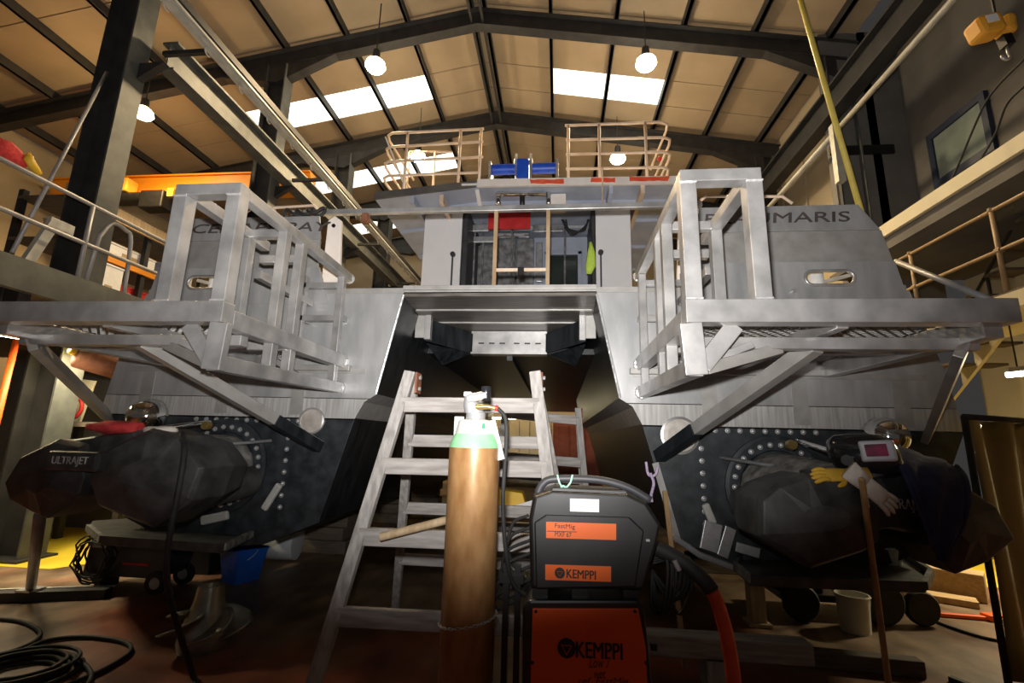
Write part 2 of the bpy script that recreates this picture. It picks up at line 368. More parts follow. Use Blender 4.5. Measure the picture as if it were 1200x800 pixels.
# crane runway on the right with its pipe
rb = thing('runway_beam', 'dark crane runway beam along the right side columns', 'beam', (5.0, 8, 7.4), kind='structure')
B().box((4.85, 2, 7.85), (5.1, YF, 7.89)).box((4.85, 2, 7.35), (5.1, YF, 7.39)).o('flange', 'steel_dark', rb)
B().box((4.965, 2, 7.39), (4.985, YF, 7.85)).o('web', 'steel_dark', rb)
t = thing('conduit_pipe', 'long white pipe running level along the grey right wall', 'pipe', (4.8, 8, 6.85))
B().tube([(4.8, 3, 6.88), (4.8, 7.9, 6.85)], .045, 12).o('pipe', 'steel_pale', t, smooth=True)
B().tube([(4.8, 7.95, 6.84), (4.8, 11.6, 6.82)], .05, 12).o('pipe', 'steel_pale', t, smooth=True)
B().box((4.74, 7.84, 5.9), (4.86, 7.96, 7.0)).o('bracket', 'steel_pale', t)
p, q = U(936, -6, 'X', 3.6), U(1008, 240, 'X', 3.6)
p, q = U(938, 0, 'Y', 5.4), U(1006, 238, 'Y', 5.2)
tag(B().tube([p+(p-q)*.35, q+(q-p)*.12], .032, 10).o('yellow_pole', 'pole_yellow', smooth=True, base=q), 'long thin yellow pole hanging down beside the aluminium bulwark', 'pole')
# orange electric hoist hanging on the right
c = U(1166, 34, 'Y', 4.3)
t = thing('chain_hoist', 'orange electric chain hoist hanging below the office wall', 'hoist', c)
B().bar(c+V((-.20, 0, -.02)), c+V((.02, 0, .03)), .20, .20).o('motor_housing', 'orange_hoist', t, bevel=.04)
B().bar(c+V((.05, .0, .03)), c+V((.15, .02, .02)), .17, .2).o('gear_housing', 'orange_hoist', t, bevel=.04)
B().bar(c+V((-.15, -.103, .02)), c+V((-.05, -.103, .04)), .006, .08).o('data_plate', 'label_white', t)
B().bar(c+V((.06, 0, -.09)), c+V((.08, 0, -.2)), .08, .08).o('chain_guide', 'black_plastic', t)
B().tube([c+V((.07, 0, -.2)), c+V((.07, 0, -.27))]+arc(c+V((.045, 0, -.31)), .035, 40, -200, 10), .013, 8).o('hook', 'galv', t, smooth=True)
B().bar(c+V((-1.2, 0, 1.16)), V((6.38, c.y, c.z+1.16)), .12, .12).o('jib_arm', 'steel_dark', t)
B().tube([c+V((.03, .0, .1)), c+V((.03, .0, 1.1))], .012, 6).o('chain', 'steel_dark', t)
# cables looping down by the office window
for pts, l in ((((1204, 66), (1170, 100), (1150, 130), (1120, 200), (1112, 215)), 'black cable drooping across the office window to the beam'),
               (((1206, 96), (1180, 122), (1165, 160), (1142, 196)), 'second thinner black cable sagging beside the office window')):
    P = [U(a, b, 'X', 4.75) for a, b in pts]
    P[-1].z = 4.5; P[-1].x = 4.66
    tag(B().tube(curve(P, 6), .012, 6).o('hanging_cable', 'black_rubber', smooth=True, base=P[-1]), l, 'cable')
# ------------------------------------------------------------------ right gallery rails and stair
gr = thing('gallery_railing', 'brown tube railing of the gallery on the right', 'railing', (4.6, 5, 3.0))
for z, n in ((3.97, 'rail'), (3.52, 'rail')): B().tube([(4.6, 2.6, z), (4.6, 6.6, z)], .021, 10).o(n, 'tan_rail', gr, smooth=True)
for y in (3.2, 4.15, 5.15, 6.35): B().tube([(4.6, y, 3.02), (4.6, y, 3.98)], .024, 10).o('post', 'tan_rail', gr, smooth=True)
for y in (4.15, 5.15, 6.35): B().cyl((4.6, y, 3.97), (4.6, y, 4.0), .032, n=10).cyl((4.6, y-.03, 3.52), (4.6, y+.03, 3.52), .034, n=10).o('clamp', 'tan_rail', gr)
gf = thing('gallery_floor', 'narrow gallery walkway floor behind the brown railing', 'walkway', (4.9, 5, 2.9), kind='structure')
B().box((4.5, 2.4, 2.86), (5.6, 6.9, 3.02)).o('edge_beam', 'cream', gf)
B().box((4.56, 2.4, 3.02), (5.6, 6.9, 3.06)).o('deck', 'wood_dark', gf)
st = thing('staircase', 'cream zigzag stair string rising behind the brown railing', 'stairs', (5.9, 6.2, 3.02))
N = 7; y0, z0 = 7.6, 2.4; dy, dz = -.27, .26
prof = []
for i in range(N): prof += [(5.95, y0+dy*i, z0+dz*i), (5.95, y0+dy*i, z0+dz*(i+1))]
prof += [(5.95, y0+dy*N, z0+dz*N), (5.95, y0+dy*N, z0+dz*N-.35), (5.95, y0+.25, z0-.2)]
B().prism(prof, (.05, 0, 0)).o('string', 'cream', st)
for i in range(N): B().box((5.6, y0+dy*i+.02, z0+dz*(i+1)), (6.38, y0+dy*(i+1)-.01, z0+dz*(i+1)+.035)).o('tread', 'wood_dark', st)
B().tube([(5.95, 7.4, 3.4), (5.95, 5.75, 5.0)], .02, 8).tube([(5.95, 6.9, 3.1), (5.95, 6.9, 3.9)], .02, 8).o('handrail', 'steel_dark', st)
# fluorescent tube below on the right
def batten(p, q, label, m='tube_glow', e=40, r=.03, z1=None):
    p, q = V(p), V(q); t = thing('fluorescent_lamp', label, 'lamp', (p+q)/2)
    B().bar(p+V((0, 0, .05)), q+V((0, 0, .05)), .11, .05).o('housing', 'steel_pale', t)
    B().tube([p, q], r, 10).o('tube', m, t, smooth=True)
    if z1:
        for f in (.2, .8): c = p.lerp(q, f); B().tube([c+V((0, 0, .07)), V((c.x, c.y, z1))], .008, 6).o('hanger', 'steel_dark', t)
    l = lamp('tube_light', 'AREA', (p+q)/2-V((0, 0, .06)), e, (1, .85, .55), shape='RECTANGLE', size=.1, size_y=(q-p).length)
    l.rotation_euler = (0, 0, math.atan2((q-p).y, (q-p).x)-math.pi/2)
batten((4.84, 5.6, 2.27), (5.30, 5.45, 2.32), 'glowing fluorescent lamp above the gold welding curtain', e=90, z1=2.86)
for i, y in enumerate((4.0, 6.6)):
    B().box((6.8, y, 0), (6.9, y+.1, 4.3)).o('wall_post', 'steel_pale', wc)
# ------------------------------------------------------------------ left runway, cable track, crane bridge
lb = thing('runway_beam', 'dark crane runway beam fixed beside the left columns', 'beam', (-5.6, 8, 6.5), kind='structure')
B().box((-5.72, 5.36, 6.93), (-5.48, YF, 6.965)).box((-5.72, 5.36, 6.50), (-5.48, YF, 6.535)).o('flange', 'steel_grey', lb)
B().box((-5.61, 5.36, 6.535), (-5.59, YF, 6.93)).o('web', 'steel_grey', lb)
for y in FRAMES[:4]: B().prism([(-5.87, y+.02, 6.25), (-5.87, y+.02, 6.5), (-5.5, y+.02, 6.5)], (0, .1, 0)).o('bracket', 'steel_dark', lb)
ft = thing('cable_track', 'long pale festoon cable track with hooks along the crane runway', 'track', (-4.6, 9, 6.5))
B().box((-4.66, 2.8, 6.52), (-4.54, 15.6, 6.62)).o('channel', 'steel_dark', ft)
B().box((-4.70, 2.8, 6.43), (-4.62, 15.6, 6.51)).o('strip', 'steel_pale', ft)
B().box((-4.56, 2.8, 6.44), (-4.53, 15.6, 6.47)).o('strip', 'steel_pale', ft)
hk = None
for i in range(17):
    y = 4.3+i*.68
    if hk is None: hk = B().tube(arc((-4.63, y, 6.38), .06, 100, 300, 8, (0, 1, 0), (0, 0, 1)), .012, 6).o('hook', 'steel_pale', ft, smooth=True)
    else: shared(hk, ft, (0, y-4.3, 0))
for y in FRAMES[:4]: B().bar((-4.6, y, 6.6), (-5.5, y, 6.6), .06, .06).o('arm', 'steel_dark', ft)
oc = thing('bridge_crane', 'bright orange overhead crane beam spanning the left bay', 'crane', (-9, 10, 7.1))
B().box((-12.8, 9.85, 7.2), (-5.95, 10.15, 7.62)).o('girder', 'orange_crane', oc)
B().box((-12.8, 9.80, 7.62), (-5.95, 10.2, 7.66)).box((-12.8, 9.80, 7.16), (-5.95, 10.2, 7.2)).o('flange', 'orange_crane', oc)
B().box((-6.1, 9.3, 7.0), (-5.8, 10.7, 7.3)).o('end_carriage', 'yellow', oc, bevel=.02)
B().box((-6.05, 9.78, 7.05), (-5.88, 9.9, 7.5)).o('stop', 'orange_crane', oc)
ht = thing('crane_hoist', 'yellow crane hoist trolley with black drum hung on the orange girder', 'hoist', (-10.9, 9.7, 6.9))
B().box((-11.4, 9.45, 7.05), (-10.3, 9.78, 7.4)).o('motor_cover', 'orange_hoist', ht, bevel=.03)
B().cyl((-11.5, 9.6, 6.9), (-9.9, 9.6, 6.9), .16, n=14).o('drum', 'black_plastic', ht, smooth=SM)
B().box((-9.9, 9.45, 6.6), (-9.3, 9.8, 7.05)).o('gearbox', 'black_plastic', ht, bevel=.03)
B().box((-9.25, 9.5, 6.9), (-9.1, 9.6, 7.1)).o('marker_block', 'yellow', ht)
# ------------------------------------------------------------------ high bay lamps
def highbay(px, py, z, label, m, e, col):
    c = U(px, py, 'Z', z); t = thing('high_bay_lamp', label, 'lamp', c, 'high bay lamps under the roof')
    g = B(); g.lathe(c+V((0, 0, -.10)), (0, 0, 1), [(.02, -.02), (.16, .0), (.20, .06), (.18, .14), (.09, .22)], 18); g.o('glass', m, t, smooth=True)
    B().cyl(c+V((0, 0, .12)), c+V((0, 0, .32)), .085, .07, 12).o('gear_case', 'black_plastic', t, smooth=SM)
    top = zr(c.x)+.2
    B().tube([c+V((0, 0, .3)), V((c.x, c.y, top))], .012, 6).o('hanger', 'steel_dark', t)
    lamp('high_bay_glow', 'POINT', c+V((0, 0, -.24)), e*.62, col, shadow_soft_size=.14)
    lamp('high_bay_light', 'SPOT', c+V((0, 0, -.22)), e*5, col, aim=c+V((0, 0, -3)), spot_size=math.radians(150), spot_blend=.5, shadow_soft_size=.16)
WC = (1, .74, .42)
for a in (((440, 76), 8.7, 'bright round high bay lamp hung from the left half of the nearer rafter', 'lamp_glass', 150, WC),
          ((757, 73), 8.7, 'bright round high bay lamp hung beside the two-pane rooflight', 'lamp_glass', 150, WC),
          ((168, 132), 8.2, 'orange glowing high bay lamp beside the thick mezzanine column', 'lamp_glass_warm', 230, (1, .66, .30)),
          ((490, 183), 8.7, 'far high bay lamp seen through the flybridge rail beside the roof opening', 'lamp_glass', 150, WC),
          ((724, 185), 8.7, 'far high bay lamp seen through the pink tube rail above the red fascia', 'lamp_glass', 150, WC)):
    highbay(*a[0], *a[1:])
# ------------------------------------------------------------------ left mezzanine
mz = thing('mezzanine_deck', 'grey steel mezzanine deck along the left side', 'mezzanine', (-8, 4, 2.8), kind='structure')
B().box((-13.3, 1.2, 2.98), (-5.42, 9.4, 3.06)).o('deck', 'wood_dark', mz)
B().box((-5.46, 1.2, 2.80), (-5.36, 9.4, 3.12)).o('edge_beam', 'steel_grey', mz)
for y in (2.4, 4.2, 6.0): B().box((-13.2, y-.06, 2.7), (-5.46, y+.06, 2.98)).o('joist', 'steel_dark', mz)
ra = thing('mezzanine_railing', 'grey tube guard railing along the mezzanine edge', 'railing', (-5.4, 4.5, 3.12))
for z in (4.0, 3.53): B().tube([(-5.4, 1.3, z), (-5.4, 7.15, z)], .024, 10).o('rail', 'rail_grey', ra, smooth=True)
for y in (1.6, 3.1, 4.62, 5.75, 7.1): B().tube([(-5.4, y, 3.12), (-5.4, y, 4.0)], .024, 10).o('post', 'rail_grey', ra, smooth=True)
B().tube([(-5.44, 4.75, 3.12)]+curve([(-5.44, 4.8, 3.7), (-5.44, 4.92, 3.92), (-5.44, 5.1, 3.92), (-5.44, 5.2, 3.82), (-5.44, 5.25, 3.12)], 5), .024, 10).o('gate_loop', 'rail_grey', ra, smooth=True)
p, q = U(112, 112, 'Y', 5.0), U(14, 296, 'X', -5.5)
tag(B().tube([U(125, 85, 'Y', 5.0), q], .02, 8).o('leaning_tube', 'rail_grey', smooth=True, base=q), 'slim steel tube leaning against the thick mezzanine column', 'tube')
rk = thing('storage_rack', 'long storage rack with timber shelves on the mezzanine', 'shelving', (-7.5, 7, 3.06))
for y in (5.75, 7.1, 8.4):
    for x in (-7.9, -7.1): B().box((x-.04, y-.04, 3.06), (x+.04, y+.04, 4.9)).o('upright', 'steel_dark', rk)
for z in (3.5, 4.1, 4.75): B().box((-7.92, 5.7, z), (-7.05, 8.45, z+.04)).o('shelf', 'wood_dark', rk)
for z in (3.44, 4.04): B().box((-7.08, 5.7, z), (-7.03, 8.45, z+.09)).o('shelf_beam', 'orange_crane', rk)
B().box((-7.05, 5.6, 4.70), (-7.0, 7.4, 4.92)).o('edge_board', 'wood_tan', rk)
def carton(x0, x1, y0, y1, z0, z1, m, label, cat='box', name='storage_box'):
    t = thing(name, label, cat, ((x0+x1)/2, (y0+y1)/2, z0))
    B().box((x0, y0, z0), (x1, y1, z1-.03)).o('body', m, t, bevel=.008)
    B().box((x0-.01, y0-.01, z1-.03), (x1+.01, y1+.01, z1)).o('lid', m, t, bevel=.005)
    B().box((x1, y0+(y1-y0)*.35, z0+(z1-z0)*.3), (x1+.004, y0+(y1-y0)*.65, z0+(z1-z0)*.6)).o('tag', 'card', t)
    return t
carton(-6.95, -6.6, 5.9, 6.3, 3.06, 3.85, 'label_white', 'white steel cabinet standing in front of the mezzanine rack', 'cabinet', 'metal_cabinet')
carton(-7.7, -7.17, 6.4, 7.4, 4.141, 4.42, 'label_white', 'long white carton on the upper rack shelf')
carton(-7.6, -7.1, 5.85, 6.3, 4.141, 4.5, 'card', 'brown cardboard carton beside the long white carton on the rack')
for y in (6.5, 6.85, 7.2): carton(-7.45, -7.17, y, y+.3, 3.541, 3.8, 'red', 'red plastic crate on the lowest rack shelf', 'crate', 'storage_crate')['group'] = 'red crates on the lowest rack shelf'
carton(-7.6, -7.1, 7.65, 8.2, 4.141, 4.5, 'blue_grey', 'blue grey box at the far end of the rack')
carton(-7.6, -7.15, 7.6, 8.2, 3.541, 3.85, 'grey_plastic', 'dark grey plastic case on the lowest rack shelf', 'case', 'tool_case')
# a red and a yellow jacket thrown over the rail at the left edge
def cloth(name, m, label, cat, pts, ry, thick, parent=None):
    b = B(); ring = []
    for p, w, h in pts:
        ring.append([V(p)+V((math.cos(t)*w, math.sin(t)*w*ry, math.sin(t)*h)) for t in [2*math.pi*k/10 for k in range(10)]])
    b.loft(ring); o = b.o(name, m, smooth=True, base=pts[0][0]); tag(o, label, cat); return o
cloth('red_jacket', 'red_cloth', 'red jacket hanging over the mezzanine rail', 'jacket', [(U(-12, 168, 'X', -5.5), .05, .1), (U(4, 176, 'X', -5.5), .07, .12), (U(18, 186, 'X', -5.5), .06, .1), (U(27, 196, 'X', -5.5), .04, .05)], .6, 0)
cloth('yellow_strap', 'yellow', 'yellow strap hanging beside the red jacket on the rail', 'strap', [(U(31, 182, 'X', -5.45), .03, .05), (U(36, 190, 'X', -5.45), .03, .05), (U(46, 204, 'X', -5.43), .03, .03)], .6, 0)
carton(-6.9, -6.4, 3.5, 3.9, 3.06, 3.55, 'steel_pale', 'pale steel case on the mezzanine floor behind the railing', 'case', 'steel_case')
bp = thing('drilled_plate', 'pale drilled steel bar standing on the mezzanine edge', 'steel bar', (-5.55, 4.35, 3.06))
B().bar((-5.6, 4.22, 3.06), (-5.6, 4.42, 3.72), .06, .1).o('bar', 'steel_pale', bp)
B().box((-5.63, 4.36, 3.62), (-5.57, 4.62, 3.74)).o('foot', 'steel_pale', bp)
# ------------------------------------------------------------------ under the mezzanine
batten((-5.5, 3.95, 2.36), (-5.42, 4.3, 2.36), 'short glowing fluorescent lamp hung under the mezzanine by the left platform', e=45, z1=2.80, r=.035)
batten((-5.6, 4.75, 2.42), (-5.5, 5.3, 2.38), 'glowing fluorescent lamp in a yellow reflector beside the left hull', e=45, z1=2.80, r=.028)
# part of the lamp's own hanging
g = thing('lamp_reflector', 'yellow and brown lamp reflector curling over the fluorescent lamp', 'reflector', (-5.3, 5.0, 2.1))
B().tube([(-5.38, 4.8, 2.25), (-5.2, 5.45, 2.12)], .13, 12).o('shade', 'rust', g, smooth=True)
B().tube([(-5.5, 4.8, 2.33), (-5.34, 5.4, 2.2)], .05, 10).o('strip', 'yellow', g, smooth=True)
B().tube([(-5.42, 5.0, 2.3), (-5.42, 5.0, 2.85)], .012, 6).o('hanger', 'steel_dark', g)
struct(B().box((-9.0, 6.9, 0), (-6.2, 7.1, 2.7)).o('wall_left_store', 'wall_grey'))
tag(B().tube([(-5.98, 4.62, 0), (-5.98, 4.62, 2.7)], .03, 10).o('orange_pipe', 'orange_panel', smooth=True, base=(-5.98, 4.62, 0)), 'upright orange pipe in front of the thick column foot', 'pipe')
t = thing('wall_box', 'cream electrical box standing beside the orange pipe', 'box', (-6.15, 4.35, 0))
B().box((-6.45, 4.2, 0), (-6.05, 4.5, 1.15)).o('plinth', 'steel_dark', t); B().box((-6.5, 4.15, 1.15), (-6.0, 4.5, 1.85)).o('case', 'cream', t, bevel=.015)
t = thing('white_boards', 'stack of white boards standing on a bench behind the left hull', 'boards', (-6.4, 5.7, 1.54))
for i in range(4): B().bar((-6.58+i*.07, 5.75, 1.545), (-6.53+i*.07, 5.8, 2.1), .3, .03, (0, 1, 0)).o('board', ('label_white', 'cream')[i % 2], t)
t = thing('work_bench', 'dark bench below the white boards', 'bench', (-5.7, 5.8, 0))
B().box((-6.8, 5.5, 1.48), (-5.2, 6.3, 1.54)).o('bench_top', 'wood_dark', t)
for x in (-6.7, -5.3):
    for y in (5.6, 6.2): B().box((x-.04, y-.04, 0), (x+.04, y+.04, 1.48)).o('leg', 'steel_dark', t)
tag(B().tube(arc((-6.25, 5.62, 1.72), .15, 0, 360, 20)[:-1], .022, 8, True).o('cable_ring', 'red', smooth=True, base=(-6.25, 5.6, 1.6)), 'coiled red hose standing on the dark bench', 'hose')
# ------------------------------------------------------------------ far end, seen under the boat
t = thing('red_container', 'dull red steel cabinet at the far end seen under the boat', 'cabinet', (.6, 15.6, 0))
B().box((-.15, 15.6, .1), (1.4, 16.3, 2.05)).o('body', 'brick_red', t)
for i in range(3): B().box((-.1+i*.5, 15.57, .2), (.35+i*.5, 15.6, 1.95)).o('door_panel', 'brick_red', t, bevel=.01)
for x in (-.1, 1.3): B().box((x, 15.7, 0), (x+.08, 16.2, .1)).o('foot', 'steel_dark', t)
t = thing('yellow_cupboard', 'cream yellow slatted cupboard at the far end seen between the trestle rungs', 'cupboard', (-1, 15.8, 0))
for i in range(7): B().box((-2.6+i*.34, 15.8, .1), (-2.28+i*.34, 15.9, 2.1)).o('slat', 'cream', t)
B().box((-2.62, 15.9, 0), (-.2, 16.3, 2.12)).o('body', 'cream', t)
batten((-2.3, 16.0, 2.15), (-.6, 16.0, 2.15), 'fluorescent lamp lying on top of the far cream cupboard', e=60)
t = thing('timber_stack', 'low stack of rough timber lying under the boat', 'timber', (-1.2, 8.3, 0))
for i in range(4): B().box((-2.5, 8.0+i*.16, 0), (.6-i*.3, 8.14+i*.16, .15)).o('beam', 'wood_tan_x', t, bevel=.01)
for i in range(3): B().box((-2.2, 8.06+i*.16, .15), (.1, 8.2+i*.16, .29)).o('beam', 'wood_dark', t, bevel=.01)
# ================================================================== THE BOAT (a catamaran seen from astern)
XC, YT = -.53, 4.0
boat = thing('catamaran_workboat', 'aluminium and black twin hull workboat under construction in the shed', 'boat', (XC, YT, 0))
def clipz(P, z0, z1):
    for z, s in ((z0, 1), (z1, -1)):
        out = []
        for i in range(len(P)):
            a, b = P[i-1], P[i]
            ia, ib = (a[1]-z)*s >= 0, (b[1]-z)*s >= 0
            if ia != ib:
                t = (z-a[1])/(b[1]-a[1]); out.append((a[0]+(b[0]-a[0])*t, z))
            if ib: out.append(b)
        P = out
    return P
HP = [(.85, 2.72), (1.03, 1.81), (1.14, 1.74), (1.21, 1.60), (1.44, .74), (1.9, .55), (2.6, .48), (3.2, .72), (3.62, 1.6), (3.55, 2.05), (3.38, 2.72)]
def hullpt(s, i, y):
    o, z = HP[i]
    t = max(0, (y-10.5)/4.5); mid = 2.1; o = mid+(o-mid)*(1-.92*t*t); z = z+t*t*(.55 if z < 1 else 0)
    return V((XC+s*o, y, z))
for s in (-1, 1):
    side = 'left' if s < 0 else 'right'
    def strip(i0, i1): return B().loft([[hullpt(s, i, y) for i in range(i0, i1+1)] for y in (4.0, 6, 8, 10.5, 12, 13.5, 14.8)], cap=False, closed=False)
    hull = strip(3, 8).o('hull_bottom', 'hull_black', boat); hull['label'] = 'glossy black lower hull'
    strip(0, 1).o('tunnel_side', 'hull_black', hull)
    strip(1, 3).o('chine_strip', 'alu_dull', hull, bevel=.004)
    strip(8, 10).o('topside', 'alu_plate', hull)
    def plate(z0, z1, name, m, dy=0., x0=None, x1=None):
        P = clipz(HP, z0, z1)
        return B().prism([(XC+s*o, YT-dy, z) for o, z in P], (0, .012+dy, 0)).o(name, m, hull, bevel=.002)
    plate(.4, 1.585, 'transom_plate', 'hull_dusty')
    plate(1.595, 1.765, 'transom_plate', 'alu_streak')
    plate(1.77, 2.73, 'transom_plate', 'alu_plate')
    B().box((XC+s*1.15, YT-.012, 1.985), (XC+s*3.4, YT, 2.03)).o('ledge_angle', 'alu_dull', hull)
    for x in (1.75, 2.45, 3.2): B().box((XC+s*x-.06, YT-.004, 1.62), (XC+s*x+.06, YT, 1.98)).o('weld_seam_plate', 'alu_dull', hull)
    # edge corner rolled
    B().tube([(XC+s*.86, YT-.005, 2.70), (XC+s*1.04, YT-.005, 1.81)], .012, 8).o('weld_bead', 'weld', hull)
# deck and tunnel underside
dk = B().box((XC-3.36, YT+.0, 2.72), (XC+3.36, 14.5, 2.77)).o('deck', 'alu_dull', boat)
B().box((XC-.86, YT-.03, 2.745), (XC+.86, YT, 2.785)).o('deck_lip', 'alu_dull', dk, bevel=.004)
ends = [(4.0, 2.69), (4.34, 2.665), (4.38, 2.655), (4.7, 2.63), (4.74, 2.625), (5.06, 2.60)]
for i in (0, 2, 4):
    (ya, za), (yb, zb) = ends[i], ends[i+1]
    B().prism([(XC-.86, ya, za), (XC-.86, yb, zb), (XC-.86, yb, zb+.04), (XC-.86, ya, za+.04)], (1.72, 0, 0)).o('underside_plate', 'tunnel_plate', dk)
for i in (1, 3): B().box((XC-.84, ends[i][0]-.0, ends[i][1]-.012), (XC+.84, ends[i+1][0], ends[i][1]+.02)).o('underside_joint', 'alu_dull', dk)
blk = B().box((XC-.40, 5.0, 2.36), (XC+.40, 5.12, 2.585)).o('tow_block', 'alu', dk, bevel=.006)
for i in range(6): B().box((XC-.33+i*.115+(.04 if i > 2 else 0), 4.993, 2.46), (XC-.27+i*.115+(.04 if i > 2 else 0), 5.0, 2.475)).o('slot', 'black_plastic', blk)
B().box((XC-.41, 4.99, 2.575), (XC+.41, 5.13, 2.60)).box((XC-.41, 4.985, 2.35), (XC+.41, 5.13, 2.37)).o('flange', 'alu', blk)
for s in (-1, 1):
    B().prism([(XC+s*.40, 5.02, 2.36), (XC+s*.80, 4.55, 2.40), (XC+s*.80, 4.55, 2.63), (XC+s*.40, 5.02, 2.59)], (0, .02, 0)).o('wing_plate', 'hull_black', dk)
    B().prism([(XC+s*.42, 5.10, 2.37), (XC+s*.80, 4.62, 2.39), (XC+s*.72, 5.0, 2.22)], (0, .02, 0)).o('gusset', 'hull_black', dk)
    B().box((XC+s*.76-.03, 4.48, 2.40), (XC+s*.76+.03, 4.56, 2.65)).o('bracket', 'alu', dk, bevel=.004)
    B().box((XC+s*.84-.05, 4.5, 2.42), (XC+s*.84+.05, 4.53, 2.66)).o('bracket', 'alu_dull', dk, bevel=.004)
B().prism([(XC-1.2, 5.1, 2.37), (XC-1.2, 14.3, 2.30), (XC-1.2, 14.3, 2.36), (XC-1.2, 5.1, 2.43)], (2.4, 0, 0)).o('wet_deck', 'hull_black', dk)
B().box((XC-.03, 5.13, 2.30), (XC+.03, 14, 2.4)).o('keel_rib', 'hull_black', dk)
# bulwarks
def bulwark(s, word, wpx):
    side = 'left' if s < 0 else 'right'
    X = lambda o: XC+s*o
    y = YT+.02
    def q(z0, z1, i0, i1, o0, o1, ya, yb, name, m):
        return B().prism([(X(i0), ya, z0), (X(o0), ya, z0), (X(o1), yb, z1), (X(i1), yb, z1)], (0, .025, 0)).o(name, m, bw if name != 'bulwark' else boat, bevel=.003)
    bw = q(3.27, 3.53, 1.72, 1.78, 3.24, 3.12, y, y+.05, 'bulwark', 'alu_plate')
    q(2.98, 3.265, 1.70, 1.72, 3.29, 3.245, y-.02, y, 'bulwark_plate', 'alu_dull')
    # lowest plate with a real fairlead opening
    fc, fz, hl, hr = 2.77, 2.83, .13, .062
    bm = bmesh.new(); yy = y-.03
    out = [(1.55, 2.62), (3.36, 2.62), (3.295, 2.975), (1.68, 2.975)]
    inn = [(fc+hl+hr*math.cos(a), fz+hr*math.sin(a)) for a in [math.radians(-90+18*i) for i in range(11)]]+[(fc-hl+hr*math.cos(a), fz+hr*math.sin(a)) for a in [math.radians(90+18*i) for i in range(11)]]
    es = []
    for L in (out, inn):
        vs = [bm.verts.new((X(a), yy, b)) for a, b in L]
        es += [bm.edges.new((vs[i-1], vs[i])) for i in range(len(vs))]
    bmesh.ops.triangle_fill(bm, edges=es, use_beauty=True)
    bm.verts.index_update(); g = B(); g.add([v.co.copy() for v in bm.verts], [tuple(v.index for v in f.verts) for f in bm.faces]); bm.free()
    lp = g.o('bulwark_plate', 'alu_plate', bw)
    lp.modifiers.new('solid', 'SOLIDIFY').thickness = .02
    B().tube([V((X(a), yy-.005, b)) for a, b in inn], .014, 8, True).o('fairlead_ring', 'alu', bw, smooth=True)
    B().tube([(X(1.80), y+.05, 3.6), (X(1.85), y+.05, 3.64), (X(2.5), y+.05, 3.62), (X(2.58), y+.05, 3.55)], .014, 8).o('grab_rail', 'pink_rail', bw, smooth=True)
    B().prism([(X(1.60), y+.25, 2.77), (X(1.80), y+.25, 2.77), (X(1.80), y+.25, 3.58), (X(1.73), y+.25, 3.63), (X(1.66), y+.25, 3.58)], (0, .05, 0)).o('end_bracket', 'fascia', bw, bevel=.01)
    B().cyl((X(1.72), y+.24, 3.1), (X(1.72), y+.25, 3.1), .03, n=12).cyl((X(1.73), y+.24, 3.52), (X(1.73), y+.25, 3.52), .02, n=12).o('bracket_hole', 'black_plastic', bw)
    bl = B().cyl((X(2.84 if s > 0 else 2.95), y+.3, 2.77), (X(2.84 if s > 0 else 2.95), y+.3, 3.05), .06).o('bollard', 'tub_white', bw, smooth=SM)
    B().cyl((X(2.84 if s > 0 else 2.95), y+.3, 2.82), (X(2.84 if s > 0 else 2.95), y+.3, 2.85), .062).o('band', 'blue', bl, smooth=SM)
    B().bar((X(2.88), y+.3, 2.90), (X(3.1), y+.24, 2.95), .03, .03).o('bollard_pin', 'galv', bw)
    B().cyl((X(2.47), yy-.03, 2.72), (X(2.47), yy, 2.72), .016, n=10).o('boss', 'alu', bw)
    a, b, c, d = wpx
    p0, p1 = U(a, c, 'Y', y+.01), U(b, d, 'Y', y+.01); m = (p0+p1)/2
    text(word, (m.x, y+.022, 3.405), (1, 0, 0), (0, .19, 1), .105, abs(p1.x-p0.x), 'letter_brown', bw, 'name_lettering', .004, shear=.12)
    return bw
bulwark(-1, 'CEMAES BAY', (226, 386, 263, 264)); bulwark(1, 'BEAUMARIS', (826, 998, 259, 259))
# stern crossbar and gate
sb = B().box((-2.74, 4.28, 3.655), (1.35, 4.33, 3.71)).o('stern_crossbar', 'alu', boat, bevel=.004)
for x in (-2.5, -1.95): B().box((x-.03, 4.27, 3.56), (x+.03, 4.34, 3.655)).o('clamp', 'rust', sb)
gx = [U(580, 300, 'Y', 4.3).x, U(642, 300, 'Y', 4.3).x]
for x in gx: B().box((x-.018, 4.285, 2.77), (x+.018, 4.325, 3.655)).o('gate_post', 'tan_rail', sb)
z = U(610, 316, 'Y', 4.3).z
B().box((gx[0], 4.295, z-.015), (gx[1], 4.315, z+.015)).o('gate_rail', 'pink_rail', sb)
B().box((sum(gx)/2-.03, 4.28, z-.05), (sum(gx)/2+.03, 4.33, z+.02)).o('latch', 'black_plastic', sb)
